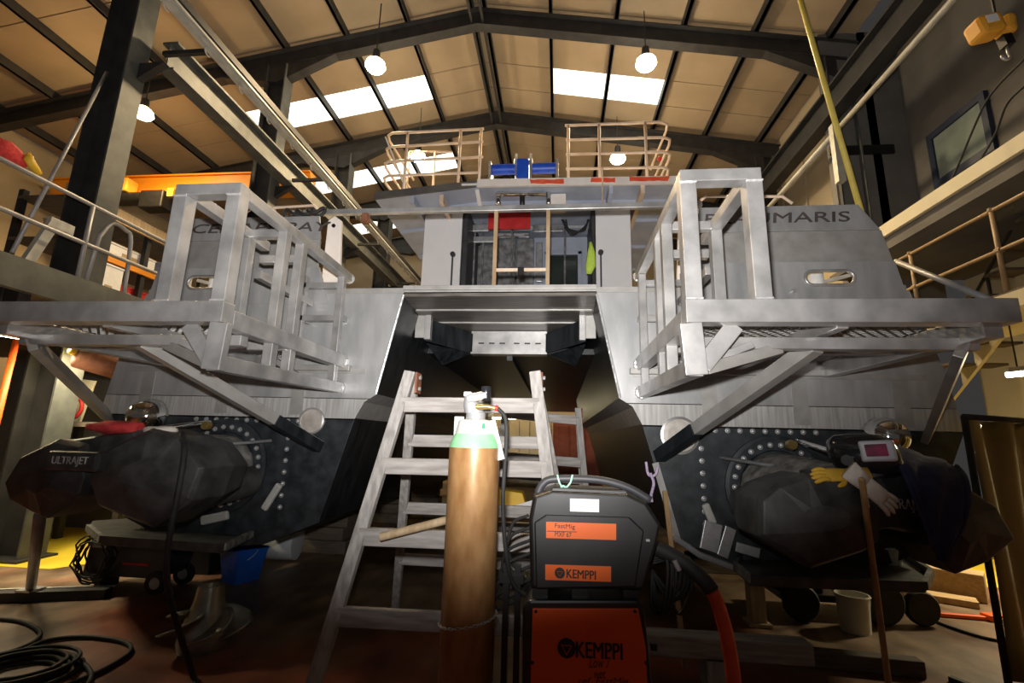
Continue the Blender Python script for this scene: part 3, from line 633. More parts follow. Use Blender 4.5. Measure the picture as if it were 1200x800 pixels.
# ------------------------------------------------------------------ wheelhouse
WY = 7.0
xl0, xl1, xr0, xr1 = [U(p, 290, 'Y', WY).x for p in (497, 541, 698, 739)]
wh = B().box((xl0, WY, 2.77), (xl0+.06, 12.5, 5.12)).box((xr1-.06, WY, 2.77), (xr1, 12.5, 5.12)).box((xl0, 8.6, 2.77), (xr1, 8.7, 5.12)).o('wheelhouse', 'wire_grey', boat)
for a, b, hx in ((xl0, xl1, xl1-.12), (xr0, xr1, xr0+.07)):
    dp = B().box((a, WY-.05, 2.77), (b, WY, 5.1)).o('wheelhouse_panel', 'white_panel', wh, bevel=.006)
    z = U(532, 300, 'Y', WY).z
    B().box((hx-.012, WY-.09, z-.62), (hx+.012, WY-.07, z)).cyl((hx, WY-.1, z), (hx, WY-.05, z), .04, n=14).o('door_handle', 'grey_plastic', dp)
B().box((xl1, WY, 2.77), (xl1+.09, WY+1.2, 5.1)).o('opening_lining', 'grey_plastic', wh, bevel=.02)
B().box((xr0-.06, WY, 2.77), (xr0, WY+1.2, 5.1)).o('opening_lining', 'grey_plastic', wh, bevel=.02)
def xw(px, y): return U(px, 290, 'Y', y).x
def zw(py, y): return U(600, py, 'Y', y).z
y = 8.0
B().box((xw(556, y), y, 2.9), (xw(580, y), y+.05, zw(287, y))).o('locker_door', 'wire_grey', wh, bevel=.01)
for i in range(2):
    x0 = xw(584+i*22, y); x1 = xw(604+i*22, y)
    p = B().box((x0, y, 2.9), (x1, y+.04, zw(280, y))).o('locker_door', 'wire_grey', wh, bevel=.012)
    for j in range(3): B().box(((x0+x1)/2-.02, y-.015, 3.7+j*.33), ((x0+x1)/2+.02, y, 3.76+j*.33)).o('catch', 'black_plastic', p)
B().box((xw(571, 7.1), 7.1, zw(268, 7.1)), (xw(621, 7.1), 7.13, zw(249, 7.1))).o('red_panel', 'red', wh)
for i in range(4): B().box((xw(548, y), y-.3+i*.05, zw(277-i*5, y)), (xw(694, y), y-.25+i*.05, zw(274-i*5, y))).o('cable_tray', ('galv', 'wire_grey')[i % 2], wh)
dr = B().box((xw(625, y), y+.1, 2.8), (xw(690, y), y+.16, zw(276, y))).o('inner_door', 'blue_grey', wh, bevel=.01)
B().box((xw(642, y), y+.06, 2.9), (xw(677, y), y+.1, zw(298, y))).o('door_glass', 'glass_dark', dr, bevel=.03)
zt = zw(294, y)
for a, b in (((638, 2.9), (642, None)), ((677, 2.9), (682, None))): B().box((xw(a[0], y), y+.03, 2.9), (xw(b[0], y), y+.1, zt)).o('glass_frame', 'blue_grey', dr, bevel=.01)
B().box((xw(638, y), y+.03, zw(298, y)), (xw(682, y), y+.1, zt+.01)).o('glass_frame', 'blue_grey', dr, bevel=.01)
for k in range(5):
    P = [(xw(662+random.uniform(-6, 6), 7.5), 7.5, zw(255, 7.5)), (xw(670+random.uniform(-8, 8), 7.5), 7.5, zw(268+k*2, 7.5)), (xw(684, 7.5), 7.5, zw(272-k, 7.5)), (xw(690+k, 7.5), 7.5, zw(255, 7.5))]
    B().tube(curve(P, 5), .012, 6).o('loose_wire', 'black_rubber', wh)
hv = [(U(693, 285, 'Y', 7.3), .03, .02), (U(694, 300, 'Y', 7.3), .06, .02), (U(694, 316, 'Y', 7.3), .05, .02), (U(692, 322, 'Y', 7.3), .02, .02)]
# cluttered fittings inside the opening
for i, (a, b, c, d, yy, m) in enumerate(((624, 252, 696, 257, 7.5, 'galv'), (552, 262, 572, 270, 7.4, 'galv'), (624, 264, 660, 272, 7.6, 'wire_grey'), (553, 276, 582, 283, 7.5, 'galv'), (582, 271, 620, 277, 7.6, 'chrome'), (628, 284, 636, 330, 7.9, 'galv'))):
    B().box((xw(a, yy), yy, zw(d, yy)), (xw(b if False else c, yy), yy+.06, zw(b, yy))).o('duct', m, wh, bevel=.012)
for px in (556, 566, 600, 662): B().tube([(xw(px, 7.55), 7.55, 2.8), (xw(px, 7.55), 7.55, zw(255, 7.55))], .018, 8).o('conduit', 'wire_grey', wh)
# roof canopy
cx0, cxm, cx1 = -2.78, -1.21, 1.68
top = B().prism([(cxm, 6.400, 5.135), (cx1, 6.400, 5.100), (cx1, 6.400, 5.170), (cxm, 6.400, 5.210)], (0, 6.6, 0)).prism([(cx0, 6.400, 4.970), (cxm, 6.400, 5.135), (cxm, 6.400, 5.210), (cx0, 6.400, 5.040)], (0, 6.6, 0)).o('canopy', 'blue_grey', boat)
B().prism([(cx0, 6.360, 4.960), (cxm-.02, 6.360, 5.125), (cxm-.02, 6.360, 5.215), (cx0, 6.360, 5.070)], (0, .04, 0)).o('canopy_edge', 'roof_strip', top)
B().prism([(cxm, 6.350, 5.115), (cx1, 6.350, 5.080), (cx1, 6.350, 5.200), (cxm, 6.350, 5.235)], (0, .05, 0)).o('fascia', 'fascia', top, bevel=.005)
for a, b in ((622, 661), (692, 721), (738, 783)):
    p, q = U(a, 214, 'Y', 6.340), U(b, 214, 'Y', 6.340); pts = []
    nn = 9
    for i in range(nn): t = i/(nn-1); pts.append((p.x+(q.x-p.x)*t, 6.344, 5.170-.012*t-.030-random.uniform(0, .014)))
    for i in reversed(range(nn)): t = i/(nn-1); pts.append((p.x+(q.x-p.x)*t+random.uniform(-.03, .03), 6.344, 5.170-.012*t+.022+random.uniform(0, .016)))
    B().prism(pts, (0, .006, 0)).o('primer_patch', 'red_lead', top)
B().box((U(540, 217, 'Y', 6.300).x, 6.340, 5.135), (U(558, 217, 'Y', 6.300).x, 6.360, 5.160)).o('label_plate', 'label_white', top)
for yb in (6.850,): B().prism([(cx0+.05, yb, 4.910), (cxm, yb, 5.070), (cxm, yb, 5.140), (cx0+.05, yb, 4.980)], (0, .06, 0)).prism([(cxm, yb, 5.070), (cx1-.05, yb, 5.040), (cx1-.05, yb, 5.110), (cxm, yb, 5.140)], (0, .06, 0)).o('canopy_beam', 'blue_grey', top)
for x in (-2.2, -1.75, 1.2, .75): B().box((x-.03, 6.400, zz-.1) if False else (x-.03, 6.400, 4.970 if x > -1.2 else 4.890), (x+.03, 12, 5.120 if x > -1.2 else 5.020)).o('canopy_beam', ('pink_rail', 'blue_grey')[abs(x) > 2 or x == .75], top)
for yb in (7.5, 8.6, 9.8, 11):
    B().prism([(cx0+.05, yb, 4.91), (xl0, yb, 4.98), (xl0, yb, 5.05), (cx0+.05, yb, 4.98)], (0, .06, 0)).o('canopy_beam', 'blue_grey', top)
    B().box((xr1, yb, 5.05), (cx1-.05, yb+.06, 5.11)).o('canopy_beam', 'blue_grey', top)
p = U(559, 222, 'Y', 6.500); q = U(563, 243, 'Y', 6.500)
B().bar(p, q, .05, .06).o('strut', 'fascia', top)
for a, b, c, d in ((584, 222, 584, 243), (643, 222, 643, 243), (612, 226, 612, 243)): B().tube([U(a, b, 'Y', 6.600), U(c, d, 'Y', 6.600)], .04, 10).o('pipe_frame', 'black_plastic' if a == 612 else 'chrome', top, smooth=True)
B().tube([U(582, 227, 'Y', 6.550), U(640, 227, 'Y', 6.550)], .035, 10).o('pipe_frame', 'chrome', top, smooth=True)
B().box((U(645, 220, 'Y', 6.700).x, 6.600, 4.830), (U(663, 220, 'Y', 6.700).x, 6.700, 5.100)).o('junction_box', 'fascia', top)
# flybridge rails
def fly(rails, posts, y, m, extra=()):
    f = None
    for (a, b, c, d), deep in rails:
        p, q = U(a, b, 'Y', y), U(c, d, 'Y', y)
        pts = [p, q] if not deep else [p, q]+[V((q.x+.1, q.y+.06, q.z)), V((q.x+.12, q.y+.2, q.z)), V((q.x+.08, q.y+1.3, q.z))]
        if deep < 0: pts = [V((p.x-.08, p.y+1.4, p.z)), V((p.x-.12, p.y+.2, p.z)), V((p.x-.09, p.y+.06, p.z)), p, q]
        o = B().tube(pts, .021, 8).o('rail' if f else 'flybridge_rail', m, f or boat, smooth=True); f = f or o
    for a, b, c, d in posts: p = U(a, b, 'Y', y); z = U(c, d, 'Y', y).z; B().tube([p, V((p.x, y, min(z, 5.21)))], .023, 8).o('post', m, f, smooth=True)
    return f
f1 = fly([((460, 156, 567, 151), -1), ((458, 172, 566, 166), -1), ((456, 189, 566, 184), -1), ((455, 206, 560, 202), -1)], [(478, 156, 476, 215), (564, 151, 563, 214), (540, 152, 540, 214)], 6.6, 'pink_rail')
B().bar(U(452, 161, 'Y', 6.62), U(472, 213, 'Y', 6.62), .05, .02).o('flat_bar', 'fascia', f1)
for px in (480, 510): p = U(px, 178, 'Y', 8.0); B().tube([p, V((p.x, 8.0, 5.2))], .022, 8).o('post', 'pink_rail', f1, smooth=True)
B().tube([U(480, 178, 'Y', 8.0), U(530, 178, 'Y', 8.0)], .02, 8).o('rail', 'pink_rail', f1, smooth=True)
f2 = fly([((662, 147, 775, 143), 1), ((663, 164, 778, 161), 1), ((663, 181, 778, 178), 1), ((663, 198, 776, 196), 1)], [(666, 147, 666, 214), (756, 144, 758, 214), (702, 146, 703, 214)], 6.6, 'pink_rail')
B().ell(U(773, 186, 'Y', 6.7), .035, .035, .04).o('signal_lamp', 'red', f2, smooth=True)
# winch on the canopy
y = 6.9; c0, c1 = U(575, 198, 'Y', y), U(653, 198, 'Y', y)
wn = B().box((c0.x, y-.1, 5.21), (c1.x, y+.3, 5.26)).o('winch', 'galv', boat)
zc = U(612, 198, 'Y', y).z
for a, b, r in ((577, 604, .085), (624, 651, .085)): B().cyl((U(a, 198, 'Y', y).x, y, zc), (U(b, 198, 'Y', y).x, y, zc), r, n=16).o('motor', 'blue', wn, smooth=SM)
B().box((U(606, 198, 'Y', y).x, y-.12, 5.26), (U(620, 198, 'Y', y).x, y+.15, zc+.12)).o('gearbox', 'blue', wn, bevel=.02)
for px in (605, 622): x = U(px, 198, 'Y', y).x; B().tube([(x, y-.05, 5.26), (x, y-.05, zc+.24)], .016, 8).cyl((x, y-.05, zc+.05), (x, y-.05, zc+.14), .035, n=10).o('valve_rod', 'galv', wn)
for px in (575, 653): x = U(px, 198, 'Y', y).x; B().box((x-.02, y-.1, 5.21), (x+.02, y+.2, zc+.1)).o('end_plate', 'galv', wn)
B().box((U(560, 198, 'Y', 7.3).x, 7.3, 5.21), (U(574, 198, 'Y', 7.3).x, 7.6, 5.6)).o('control_box', 'grey_plastic', wn, bevel=.01)
# ------------------------------------------------------------------ stern platforms with their box-section cages
XP = -.61; YP = 2.4
def platform(s):
    X = lambda o: XP+s*o
    pf = B().box((X(1.255), YP, 2.055), (X(2.80), YP+.1, 2.175)).o('stern_platform', 'alu', boat, bevel=.004)
    pf['label'] = 'welded aluminium stern platform'
    def b(p, q, w, h, n='beam', m='alu', up=(0, 0, 1)):
        return B().bar((X(p[0]), p[1], p[2]), (X(q[0]), q[1], q[2]), w, h, up).o(n, m, pf, bevel=.004)
    # deck frame
    b((1.30, YP+.1, 2.09), (1.30, YT, 2.09), .09, .11)
    b((2.75, YP+.1, 2.06), (2.75, YT, 2.06), .09, .12)
    b((2.05, YP+.1, 2.085), (2.05, YT, 2.085), .06, .08)
    b((1.30, 3.15, 2.06), (2.75, 3.15, 2.06), .06, .06)
    b((1.30, YP+.28, 2.0), (2.80, YP+.28, 2.0), .07, .065)
    b((1.2, YT-.03, 2.03), (2.80, YT-.03, 2.03), .05, .05, m='alu_dull')
    g = B(); x0, x1, y0, y1 = 1.34, 2.70, YP+.12, YT-.02; zt = 2.125; sp = .065; n = int((x1-x0+y1-y0)/sp)
    for i in range(1, n):
        c = i*sp
        for d in (0, 1):
            a = (min(c, x1-x0), c-min(c, x1-x0)); e = (c-min(c, y1-y0), min(c, y1-y0))
            if a[1] > y1-y0 or e[0] > x1-x0: continue
            pa, pb = [(X(x0+u), (y0+v) if d == 0 else (y1-v), zt) for u, v in (a, e)]
            g.bar(pa, pb, .016, .008)
    gr = g.o('mesh_grating', 'alu_dull', pf); gr['kind'] = 'stuff'
    # struts down to the transom
    b((2.02, YP+.32, 2.0), (1.42, YT-.02, 1.36), .085, .085, 'strut', 'alu_dull')
    b((1.60, YT-.42, 1.555), (1.41, YT-.03, 1.35), .09, .09, 'strut_foot', 'hull_black')
    b((2.72, YP+.25, 1.99), (3.42, YT-.02, 1.56), .14, .05, 'strut', 'alu_dull', (0, 1, 0))
    # cage
    ft, ot, top = 1.30, 1.64, 2.905
    for o in (ft, ot): b((o, YP+.045, 2.175), (o, YP+.045, top-.07), .085, .085, 'post')
    b((ft-.04, YP+.045, top-.035), (ot+.04, YP+.045, top-.035), .085, .07, 'rail')
    b((ft, YP+.09, top-.035), (ft, YT-.02, top-.045), .07, .07, 'rail')
    b((ot, YP+.09, top-.035), (ot, 3.25, top-.045), .07, .07, 'rail')
    b((ot, 3.2, 2.62), (ot, YT-.02, 2.62), .06, .06, 'rail')
    for y in (2.95, 3.17): b((ft, y, 1.885), (ft, y, top-.07), .066, .066, 'post')
    b((ot, 3.05, 2.13), (ot, 3.05, top-.07), .07, .07, 'post')
    b((ft, 3.05, top-.035), (ot, 3.05, top-.035), .06, .06, 'rail')
    b((ft, 3.22, 2.74), (ot, 3.22, 2.74), .06, .06, 'rail')
    b((ft, 3.86, 1.90), (ft, 3.86, top-.08), .06, .06, 'post'); b((ot, 3.86, 2.13), (ot, 3.86, 2.84), .05, .05, 'post')
    b((ft, 3.86, 2.75), (ot, 3.86, 2.75), .05, .05, 'rail'); b((ft, 3.86, 2.45), (ot, 3.86, 2.45), .05, .05, 'rail')
    b((ft, 3.86, 2.47), (ft-.0, YT-.01, 2.47), .05, .05, 'rail'); b((ot, 3.86, 2.45), (ot, YT-.01, 2.45), .05, .05, 'rail')
    # lower step rail
    b((ft, YP+.04, 1.83), (ft, YT-.02, 1.86), .07, .09, 'step_rail')
    b((ft-.02, YP+.04, 2.055), (ft-.0, YP+.05, 1.79), .11, .05, 'drop_plate', up=(0, 1, 0))
    b((ft+.22, YP+.09, 2.06), (ft+.04, YP+.08, 1.84), .09, .03, 'brace', up=(0, 1, 0))
    b((ft+.06, YP+.10, 1.83), (ot+.18, YP+.30, 1.98), .05, .06, 'brace', 'alu_dull')
    b((ft, 2.6, 1.84), (ot, 2.6, 1.98), .05, .04, 'brace'); b((ft+.0, 3.5, 1.84), (ot, 3.5, 2.04), .05, .04, 'brace')
    # weld beads at the main joints
    for p in ((ft, YP-.0, 2.18), (ot, YP-.0, 2.18), (ft, YP-.0, top-.075), (ot, YP-.0, top-.075)):
        B().tube([(X(p[0])-.043, p[1], p[2]), (X(p[0])+.043, p[1], p[2])], .006, 6).o('weld_bead', 'weld', pf)
    for p, r in (((ft, YT-.02, 2.09), .07), ((ft, YT-.02, 1.86), .06), ((ft, YT-.02, 2.86), .05), ((ft+.02, YT-.02, 2.47), .05)):
        B().lathe((X(p[0]), YT, p[2]), (0, -1, 0), [(r, 0), (r*.85, .008), (r*.4, .012)], 10).o('weld_patch', 'weld', pf)
    return pf
platform(-1); platform(1)
# ------------------------------------------------------------------ waterjets
def jet(s, cpx, outline, plate_pts, word, wp, lobes, ty):
    c = U(*cpx, 'Y', YT); R = .40
    # flange ring on the transom
    j = B().lathe((c.x, YT, c.z), (0, -1, 0), [(R, 0), (R, .025), (R*.93, .03), (R*.93, .014), (R*.72, .014), (R*.70, .035), (R*.55, .035)], 40).o('waterjet', 'hull_dusty', boat, smooth=.5)
    j['label'] = 'black waterjet drive bolted to the transom'
    b0 = None
    for k in range(26):
        a = 2*math.pi*k/26; p = V((c.x+R*.82*math.cos(a), YT-.014, c.z+R*.82*math.sin(a)))
        if b0 is None: b0 = B().lathe(p, (0, -1, 0), [(.021, 0), (.021, .006), (.014, .007), (.013, .02), (.004, .024)], 8).o('bolt', 'galv', j); pb = p
        else: shared(b0, j, p-pb)
    for k in range(11):
        p = V((c.x-.35*s+(k-3)*.095*s, YT-.002, 1.565)); shared(b0, j, p-pb)
        if k < 7: p = V((c.x-s*.56, YT-.002, .85+k*.095)); shared(b0, j, p-pb)
    oc = [U(a, b, 'Y', 2.95) for a, b in outline]
    m = sum(oc, V())/len(oc)
    # tapering nozzle housing
    e = V((m.x, 3.25, m.z+.08))
    B().loft([[V((p0.x+r*math.cos(t), p0.y, p0.z+r*.9*math.sin(t))) for t in [2*math.pi*k/16 for k in range(16)]] for p0, r in
              ((V((c.x, YT-.03, c.z)), .29), (V((c.x, 3.8, c.z)).lerp(e, .2), .28), (V((c.x, 3.6, c.z)).lerp(e, .5), .24), (e, .22))]).o('nozzle_housing', 'jet_dust', j, smooth=SM)
    B().loft([[V((p0.x+r*math.cos(t), p0.y, p0.z+r*math.sin(t))) for t in [2*math.pi*k/12 for k in range(12)]] for p0, r in
              ((V((c.x-s*.25, YT-.03, c.z-.12)), .14), (V((c.x-s*.2, 3.5, c.z-.18)), .12), (V((c.x-s*.1, 3.3, c.z-.16)), .10))]).o('side_duct', 'jet_black', j, smooth=SM)
    # reversing bucket: two faceted lobes joined by a band
    def shell(px, y0, y1, kx, kz, ridge, name, m, pr):
        P = [U(a, b, 'Y', 2.87) for a, b in px]; mm = sum(P, V())/len(P)
        def ring(y, k1, k2, sl=0.): return [V((mm.x+(p.x-mm.x)*k1, y+abs(p.x-m0.x)*sl, mm.z+(p.z-mm.z)*k2)) for p in P]
        return B().loft([ring(y0, .80, .80), ring((y0+y1)/2, 1.03, 1.0, .02), ring(y1, 1., 1., .05), ring(y1-.05, kx, kz, .08), ring(y1-.05-ridge, kx*.35, kz*.30, .08)]).o(name, m, pr, bevel=.008)
    m0 = m
    bk = shell(lobes[0], 3.45, 2.88, .93, .90, .05, 'reversing_bucket', 'jet_black', j)
    shell(lobes[1], 3.45, 2.88, .93, .90, .05, 'reversing_bucket', 'jet_black', j)
    shell(lobes[2], 3.5, 2.95, .97, .9, .01, 'bucket_bridge', 'jet_black', j)
    # stencilled name band
    w0, w1 = U(wp[0], wp[1], 'Y', ty), U(wp[2], wp[3], 'Y', ty); wm = (w0+w1)/2
    B().box((min(w0.x, w1.x)-.06, ty-.005, wm.z-.06), (max(w0.x, w1.x)+.06, ty+.11, wm.z+.06)).o('name_band', 'jet_black', bk if False else j, bevel=.02)
    text(word, (wm.x, ty-.007, wm.z), (1, 0, (w1.z-w0.z)/(w1.x-w0.x)), (0, 0, 1), wp[4], abs(w1.x-w0.x), 'print_white', j, 'stencil_lettering', .002)
    # guard plate below
    P = [U(a, b, 'Z', .60) for a, b in plate_pts]
    gp = B().prism([(p.x, p.y, .585) for p in P], (0, 0, .03)).o('guard_plate', 'jet_black', j, bevel=.006)
    xs = [p.x for p in P]
    for i in range(len(P)):
        a, b = P[i], P[(i+1) % len(P)]
        if min(a.y, b.y) < 3.9: B().bar((a.x, a.y, .63), (b.x, b.y, .63), .03, .05).o('guard_rim', 'jet_dust' if i % 2 else 'jet_black', j)
    # steering rod and hydraulic ram
    B().tube([(c.x-s*.42, YT-.02, c.z+.22), (c.x-s*.05, 3.55, c.z+.16), (m.x-s*.1, 3.3, m.z+.25)], .014, 8).o('steering_rod', 'galv', j, smooth=True)
    B().cyl((c.x+s*.15, YT-.05, c.z+.36), (m.x+s*.1, 3.4, m.z+.32), .022, n=10).o('hydraulic_ram', 'chrome', j, smooth=SM)
    B().cyl((c.x+s*.0, 3.75, c.z+.33), (c.x+s*.0, 3.70, c.z+.33), .035, n=8).o('ram_joint', 'brass', j)
    return j, m
oR = [(891, 586), (891, 630), (953, 668), (1013, 647), (1030, 634), (1084, 639), (1104, 656), (1123, 674), (1160, 661), (1196, 633), (1172, 593), (1123, 562), (1075, 556), (1030, 547), (982, 552), (945, 555), (911, 568)]
oL = [(0, 566), (21, 534), (70, 512), (115, 508), (175, 501), (208, 510), (224, 532), (234, 548), (220, 587), (175, 620), (115, 594), (101, 580), (77, 594), (52, 608), (35, 601), (7, 587)]
loR = [[(891, 586), (891, 630), (953, 668), (1013, 647), (1030, 634), (1032, 590), (1004, 562), (945, 555), (911, 568)],
       [(1080, 592), (1084, 639), (1104, 656), (1123, 674), (1160, 661), (1196, 633), (1172, 593), (1123, 562), (1090, 560)],
       [(985, 553), (990, 590), (1025, 628), (1050, 622), (1090, 630), (1115, 600), (1105, 560), (1075, 554), (1030, 547)]]
loL = [[(234, 548), (220, 587), (175, 620), (115, 594), (106, 562), (122, 528), (175, 501), (208, 510), (224, 532)],
       [(0, 566), (21, 534), (66, 514), (102, 520), (108, 558), (101, 580), (77, 594), (52, 608), (35, 601), (7, 587)],
       [(60, 516), (60, 560), (80, 574), (105, 566), (150, 575), (160, 530), (150, 503), (115, 508)]]
jR, mR = jet(1, (912, 572), oR, [(868, 658), (862, 668), (880, 684), (1085, 692), (1092, 676), (1060, 655)], 'ULTRAJET', (1030, 590, 1085, 594, .07), loR, 2.86)
jL, mL = jet(-1, (262, 545), oL, [(108, 612), (102, 622), (118, 636), (262, 646), (330, 612), (300, 598)], 'ULTRAJET', (62, 540, 104, 541, .06), loL, 2.755)
# round inspection hatches, domes and anodes on the transom
for px, py, r in ((366, 493, .115), (796, 510, .15)):
    c = U(px, py, 'Y', YT)
    h = B().lathe((c.x, YT, c.z), (0, -1, 0), [(r, 0), (r, .02), (r*.88, .025), (r*.86, .012)], 28).o('inspection_hatch', 'alu', boat, smooth=.5)
    B().lathe((c.x, YT, c.z), (0, -1, 0), [(r*.86, 0), (r*.86, .014), (r*.6, .016)], 28).o('hatch_face', 'hatch_face', h)
for px, py, r in ((178, 488, .16), (1034, 512, .155)):
    c = U(px, py, 'Y', YT)
    B().lathe((c.x, YT, c.z), (0, -1, 0), [(r, 0), (r*.98, .05), (r*.86, .12), (r*.6, .175), (r*.3, .2), (.004, .205)], 28).o('exhaust_dome', 'chrome', boat, smooth=True)
def anode(a, b, w):
    p, q = U(*a, 'Y', YT-.03), U(*b, 'Y', YT-.03)
    o = B().bar(p, q, w, .04, (0, 1, 0)).o('anode', 'cyl_white', boat, bevel=.015); return o
anode((309, 597), (328, 567), .06); anode((236, 610), (268, 603), .075); anode((826, 590), (836, 614), .06)
for px, py in ((275, 573), (286, 565), (878, 602)):
    c = U(px, py, 'Y', YT-.03); B().lathe(c, (0, -1, 0), [(.045, -.03), (.045, .01), (.03, .015)], 14).o('anode', 'cyl_white', boat)
# mounting brackets near the right keel
for (a, b), (d, e), w in (((836, 612), (830, 645), .13), ((856, 618), (846, 652), .08), ((862, 640), (890, 648), .07)):
    B().bar(U(a, b, 'Y', 3.9), U(d, e, 'Y', 3.88), w, .03, (0, 1, 0)).o('keel_bracket', 'galv', boat, bevel=.004)
B().bar((XC+1.30, YT-.02, 1.30), (XC+1.45, YT-.02, .72), .05, .015, (0, 1, 0)).o('edge_strip', 'alu', boat)
pts = [U(*p, 'Y', YT-.02) for p in ((788, 628), (820, 650), (868, 668))]
B().tube(pts, .025, 8).o('keel_edge', 'alu_plate', boat)
# blocks that carry the hulls
for s in (-1, 1):
    for y in (6.3, 8.6, 11.0):
        x = XC+s*2.45; side_ = 'left' if s < 0 else 'right'
        t = thing('keel_block', 'dark timber keel block under the %s hull, %s' % (side_, {6.3: 'closest to the transom', 8.6: 'halfway along the keel', 11.0: 'under the bow'}[y]), 'keel block', (x, y, 0), 'keel blocks under the left hull' if s < 0 else 'keel blocks under the right hull')
        for i in range(3): B().box((x-.35+.05*(i % 2), y-.2, i*.16), (x+.35-.05*(i % 2), y+.2, i*.16+.155)).o('beam', 'wood_dark', t, bevel=.01)
# ------------------------------------------------------------------ loose ends on the boat
B().tube([U(1050, 306, 'Y', 4.2), U(1162, 352, 'Y', 3.3)], .022, 10).o('stay_tube', 'rail_grey', boat, smooth=True)
B().tube([U(706, 196, 'Y', 6.3), U(706, 247, 'Y', 6.3)], .012, 6).o('cord', 'pink_rail', boat)
hb = B()
ring = [[V(p)+V((math.cos(t)*w, math.sin(t)*.03, 0)) for t in [2*math.pi*k/10 for k in range(10)]] for p, w in ((U(692, 284, 'Y', 7.0), .02), (U(693, 296, 'Y', 7.0), .06), (U(692, 312, 'Y', 7.0), .08), (U(690, 321, 'Y', 7.0), .04))]
tag(hb.loft(ring).o('hivis_vest', 'hivis', smooth=True, base=ring[0][0]), 'yellow green high visibility vest hanging at the wheelhouse opening', 'vest')
t = thing('cable_heap', 'small heap of black cable lying on the lettered left bulwark', 'cable', U(360, 246, 'Y', 4.12))
for k in range(3): c = U(345+k*13, 243, 'Y', 4.1); c.z = 3.575; B().tube([c+V((.09*math.cos(a), .03*math.sin(a)+.0, .035*math.sin(a*2+k)+.01*k)) for a in [2*math.pi*i/14 for i in range(14)]], .017, 6, True).o('loop', 'black_rubber', t, smooth=True)
# ------------------------------------------------------------------ wooden trestles
def trestle(label, TL, TR, FL, FR, BL, BR, rungs, rrungs, w=.07, th=.05, m='wood_grey', cat='trestle'):
    t = thing('trestle', label, cat, ((FL[0]+FR[0])/2, (FL[1]+BL[1])/2, 0), 'wooden trestles under the stern')
    up = (0, 1, 0)
    for a, b in ((FL, TL), (FR, TR)): B().bar(a, V(b)+(V(b)-V(a)).normalized()*.0, w, th, up).o('stile', m, t, bevel=.005)
    off = V((0, .075, -.02))
    for a, b in ((BL, TL), (BR, TR)): B().bar(a, V(b)+off, w*.85, th*.9, up).o('rear_stile', m, t, bevel=.005)
    for r in rungs:
        a, b = V(FL).lerp(V(TL), r), V(FR).lerp(V(TR), r)
        B().bar(a+V((0, -.0, 0)), b, .04, .09).o('rung', 'wood_grey_x', t, bevel=.005)
    for r in rrungs:
        a, b = V(BL).lerp(V(TL)+off, r), V(BR).lerp(V(TR)+off, r)
        B().bar(a, b, .035, .08).o('rung', 'wood_grey_x', t, bevel=.005)
    for p in (TL, TR):
        q = V(p)+V((.042 if p is TL else .042, .04, -.06))
        B().box(q-V((.006, .05, .07)), q+V((.006, .05, .06))).o('hinge_plate', 'rust', t)
        for dz in (-.04, .03): B().cyl(q+V((.004, -.0, dz)), q+V((.02, -.0, dz)), .012, n=8).o('hinge_bolt', 'galv', t)
    return t
def ext(p, q): p, q = V(p), V(q); return p+(q-p)*(p.z/(p.z-q.z))
TL, TR = U(481, 436, 'Y', 2.9), U(627, 436, 'Y', 2.9)
FL = ext(TL, U(368, 800, 'Y', 2.46)); FR = ext(TR, U(652, 640, 'Y', 2.65))
zt = TL.z-FL.z
def rf(px, py):
    best = min(range(400), key=lambda i: abs((lambda P: (P-V((0, 0, EYE))).normalized().dot((U(px, py, 'Y', 2)-V((0, 0, EYE))).normalized()))(FL.lerp(TL, i/400))-1)); return best/400
rungs = [rf(468, 474), rf(446, 545), rf(421, 628), rf(394, 722)]
trestle('weathered wooden trestle standing behind the brown gas cylinder', TL, TR, FL, FR, V((-1.30, 4.1, 0)), V((.22, 4.1, 0)), rungs, [.30, .52, .78])
a, b = U(593, 470, 'Y', 4.9), U(677, 478, 'Y', 4.9)
trestle('smaller wooden trestle standing between the hulls behind the large trestle', a, b, V((a.x-.12, 4.7, 0)), V((b.x+.16, 4.7, 0)), V((a.x-.1, 5.5, 0)), V((b.x+.12, 5.5, 0)), [.93, .70, .45, .2], [.6, .3], .06, .045)
p, q = U(446, 629, 'Y', 2.53), U(540, 605, 'Y', 2.56)
tag(B().cyl(p, q, .021, n=14).o('round_stick', 'wood_tan', smooth=SM, base=p), 'pale round wooden stick resting on the large trestle rung', 'stick')
# ------------------------------------------------------------------ gas cylinder
CX, CY, CR = -.352, 2.05, .107
gz = lambda py: U(553, py, 'Y', CY).z
z1, z2, z3, z4 = gz(523), gz(508), gz(492), gz(484)
gc = thing('gas_cylinder', 'tall brown gas cylinder with a green shoulder and regulator', 'gas cylinder', (CX, CY, .165))
B().lathe((CX, CY, 0), (0, 0, 1), [(CR-.01, .165), (CR, .18), (CR, z1)], 40).o('body', 'cyl_brown', gc, smooth=SM)
B().lathe((CX, CY, 0), (0, 0, 1), [(CR+.0005, z1-.004), (CR, z1), (CR*.93, z1+.025), (CR*.80, z2)], 40).o('shoulder', 'cyl_green', gc, smooth=SM)
B().lathe((CX, CY, 0), (0, 0, 1), [(CR*.80, z2), (CR*.68, z3-.004), (CR*.6, z3), (.04, z3+.004)], 40).o('paper_collar', 'cyl_white', gc, smooth=SM)
a = -1.9; B().bar((CX+math.cos(-1.0)*.079, CY+math.sin(-1.0)*.082, (z2+z3)/2-.008), (CX+math.cos(-1.0)*.071, CY+math.sin(-1.0)*.074, (z2+z3)/2+.012), .022, .004, (0, -1, 0)).o('green_mark', 'green', gc)
B().box((CX-.098, CY+.02, z2-.02), (CX-.055, CY+.025, z3+.015)).o('neck_tag', 'cyl_white', gc, bevel=.008)
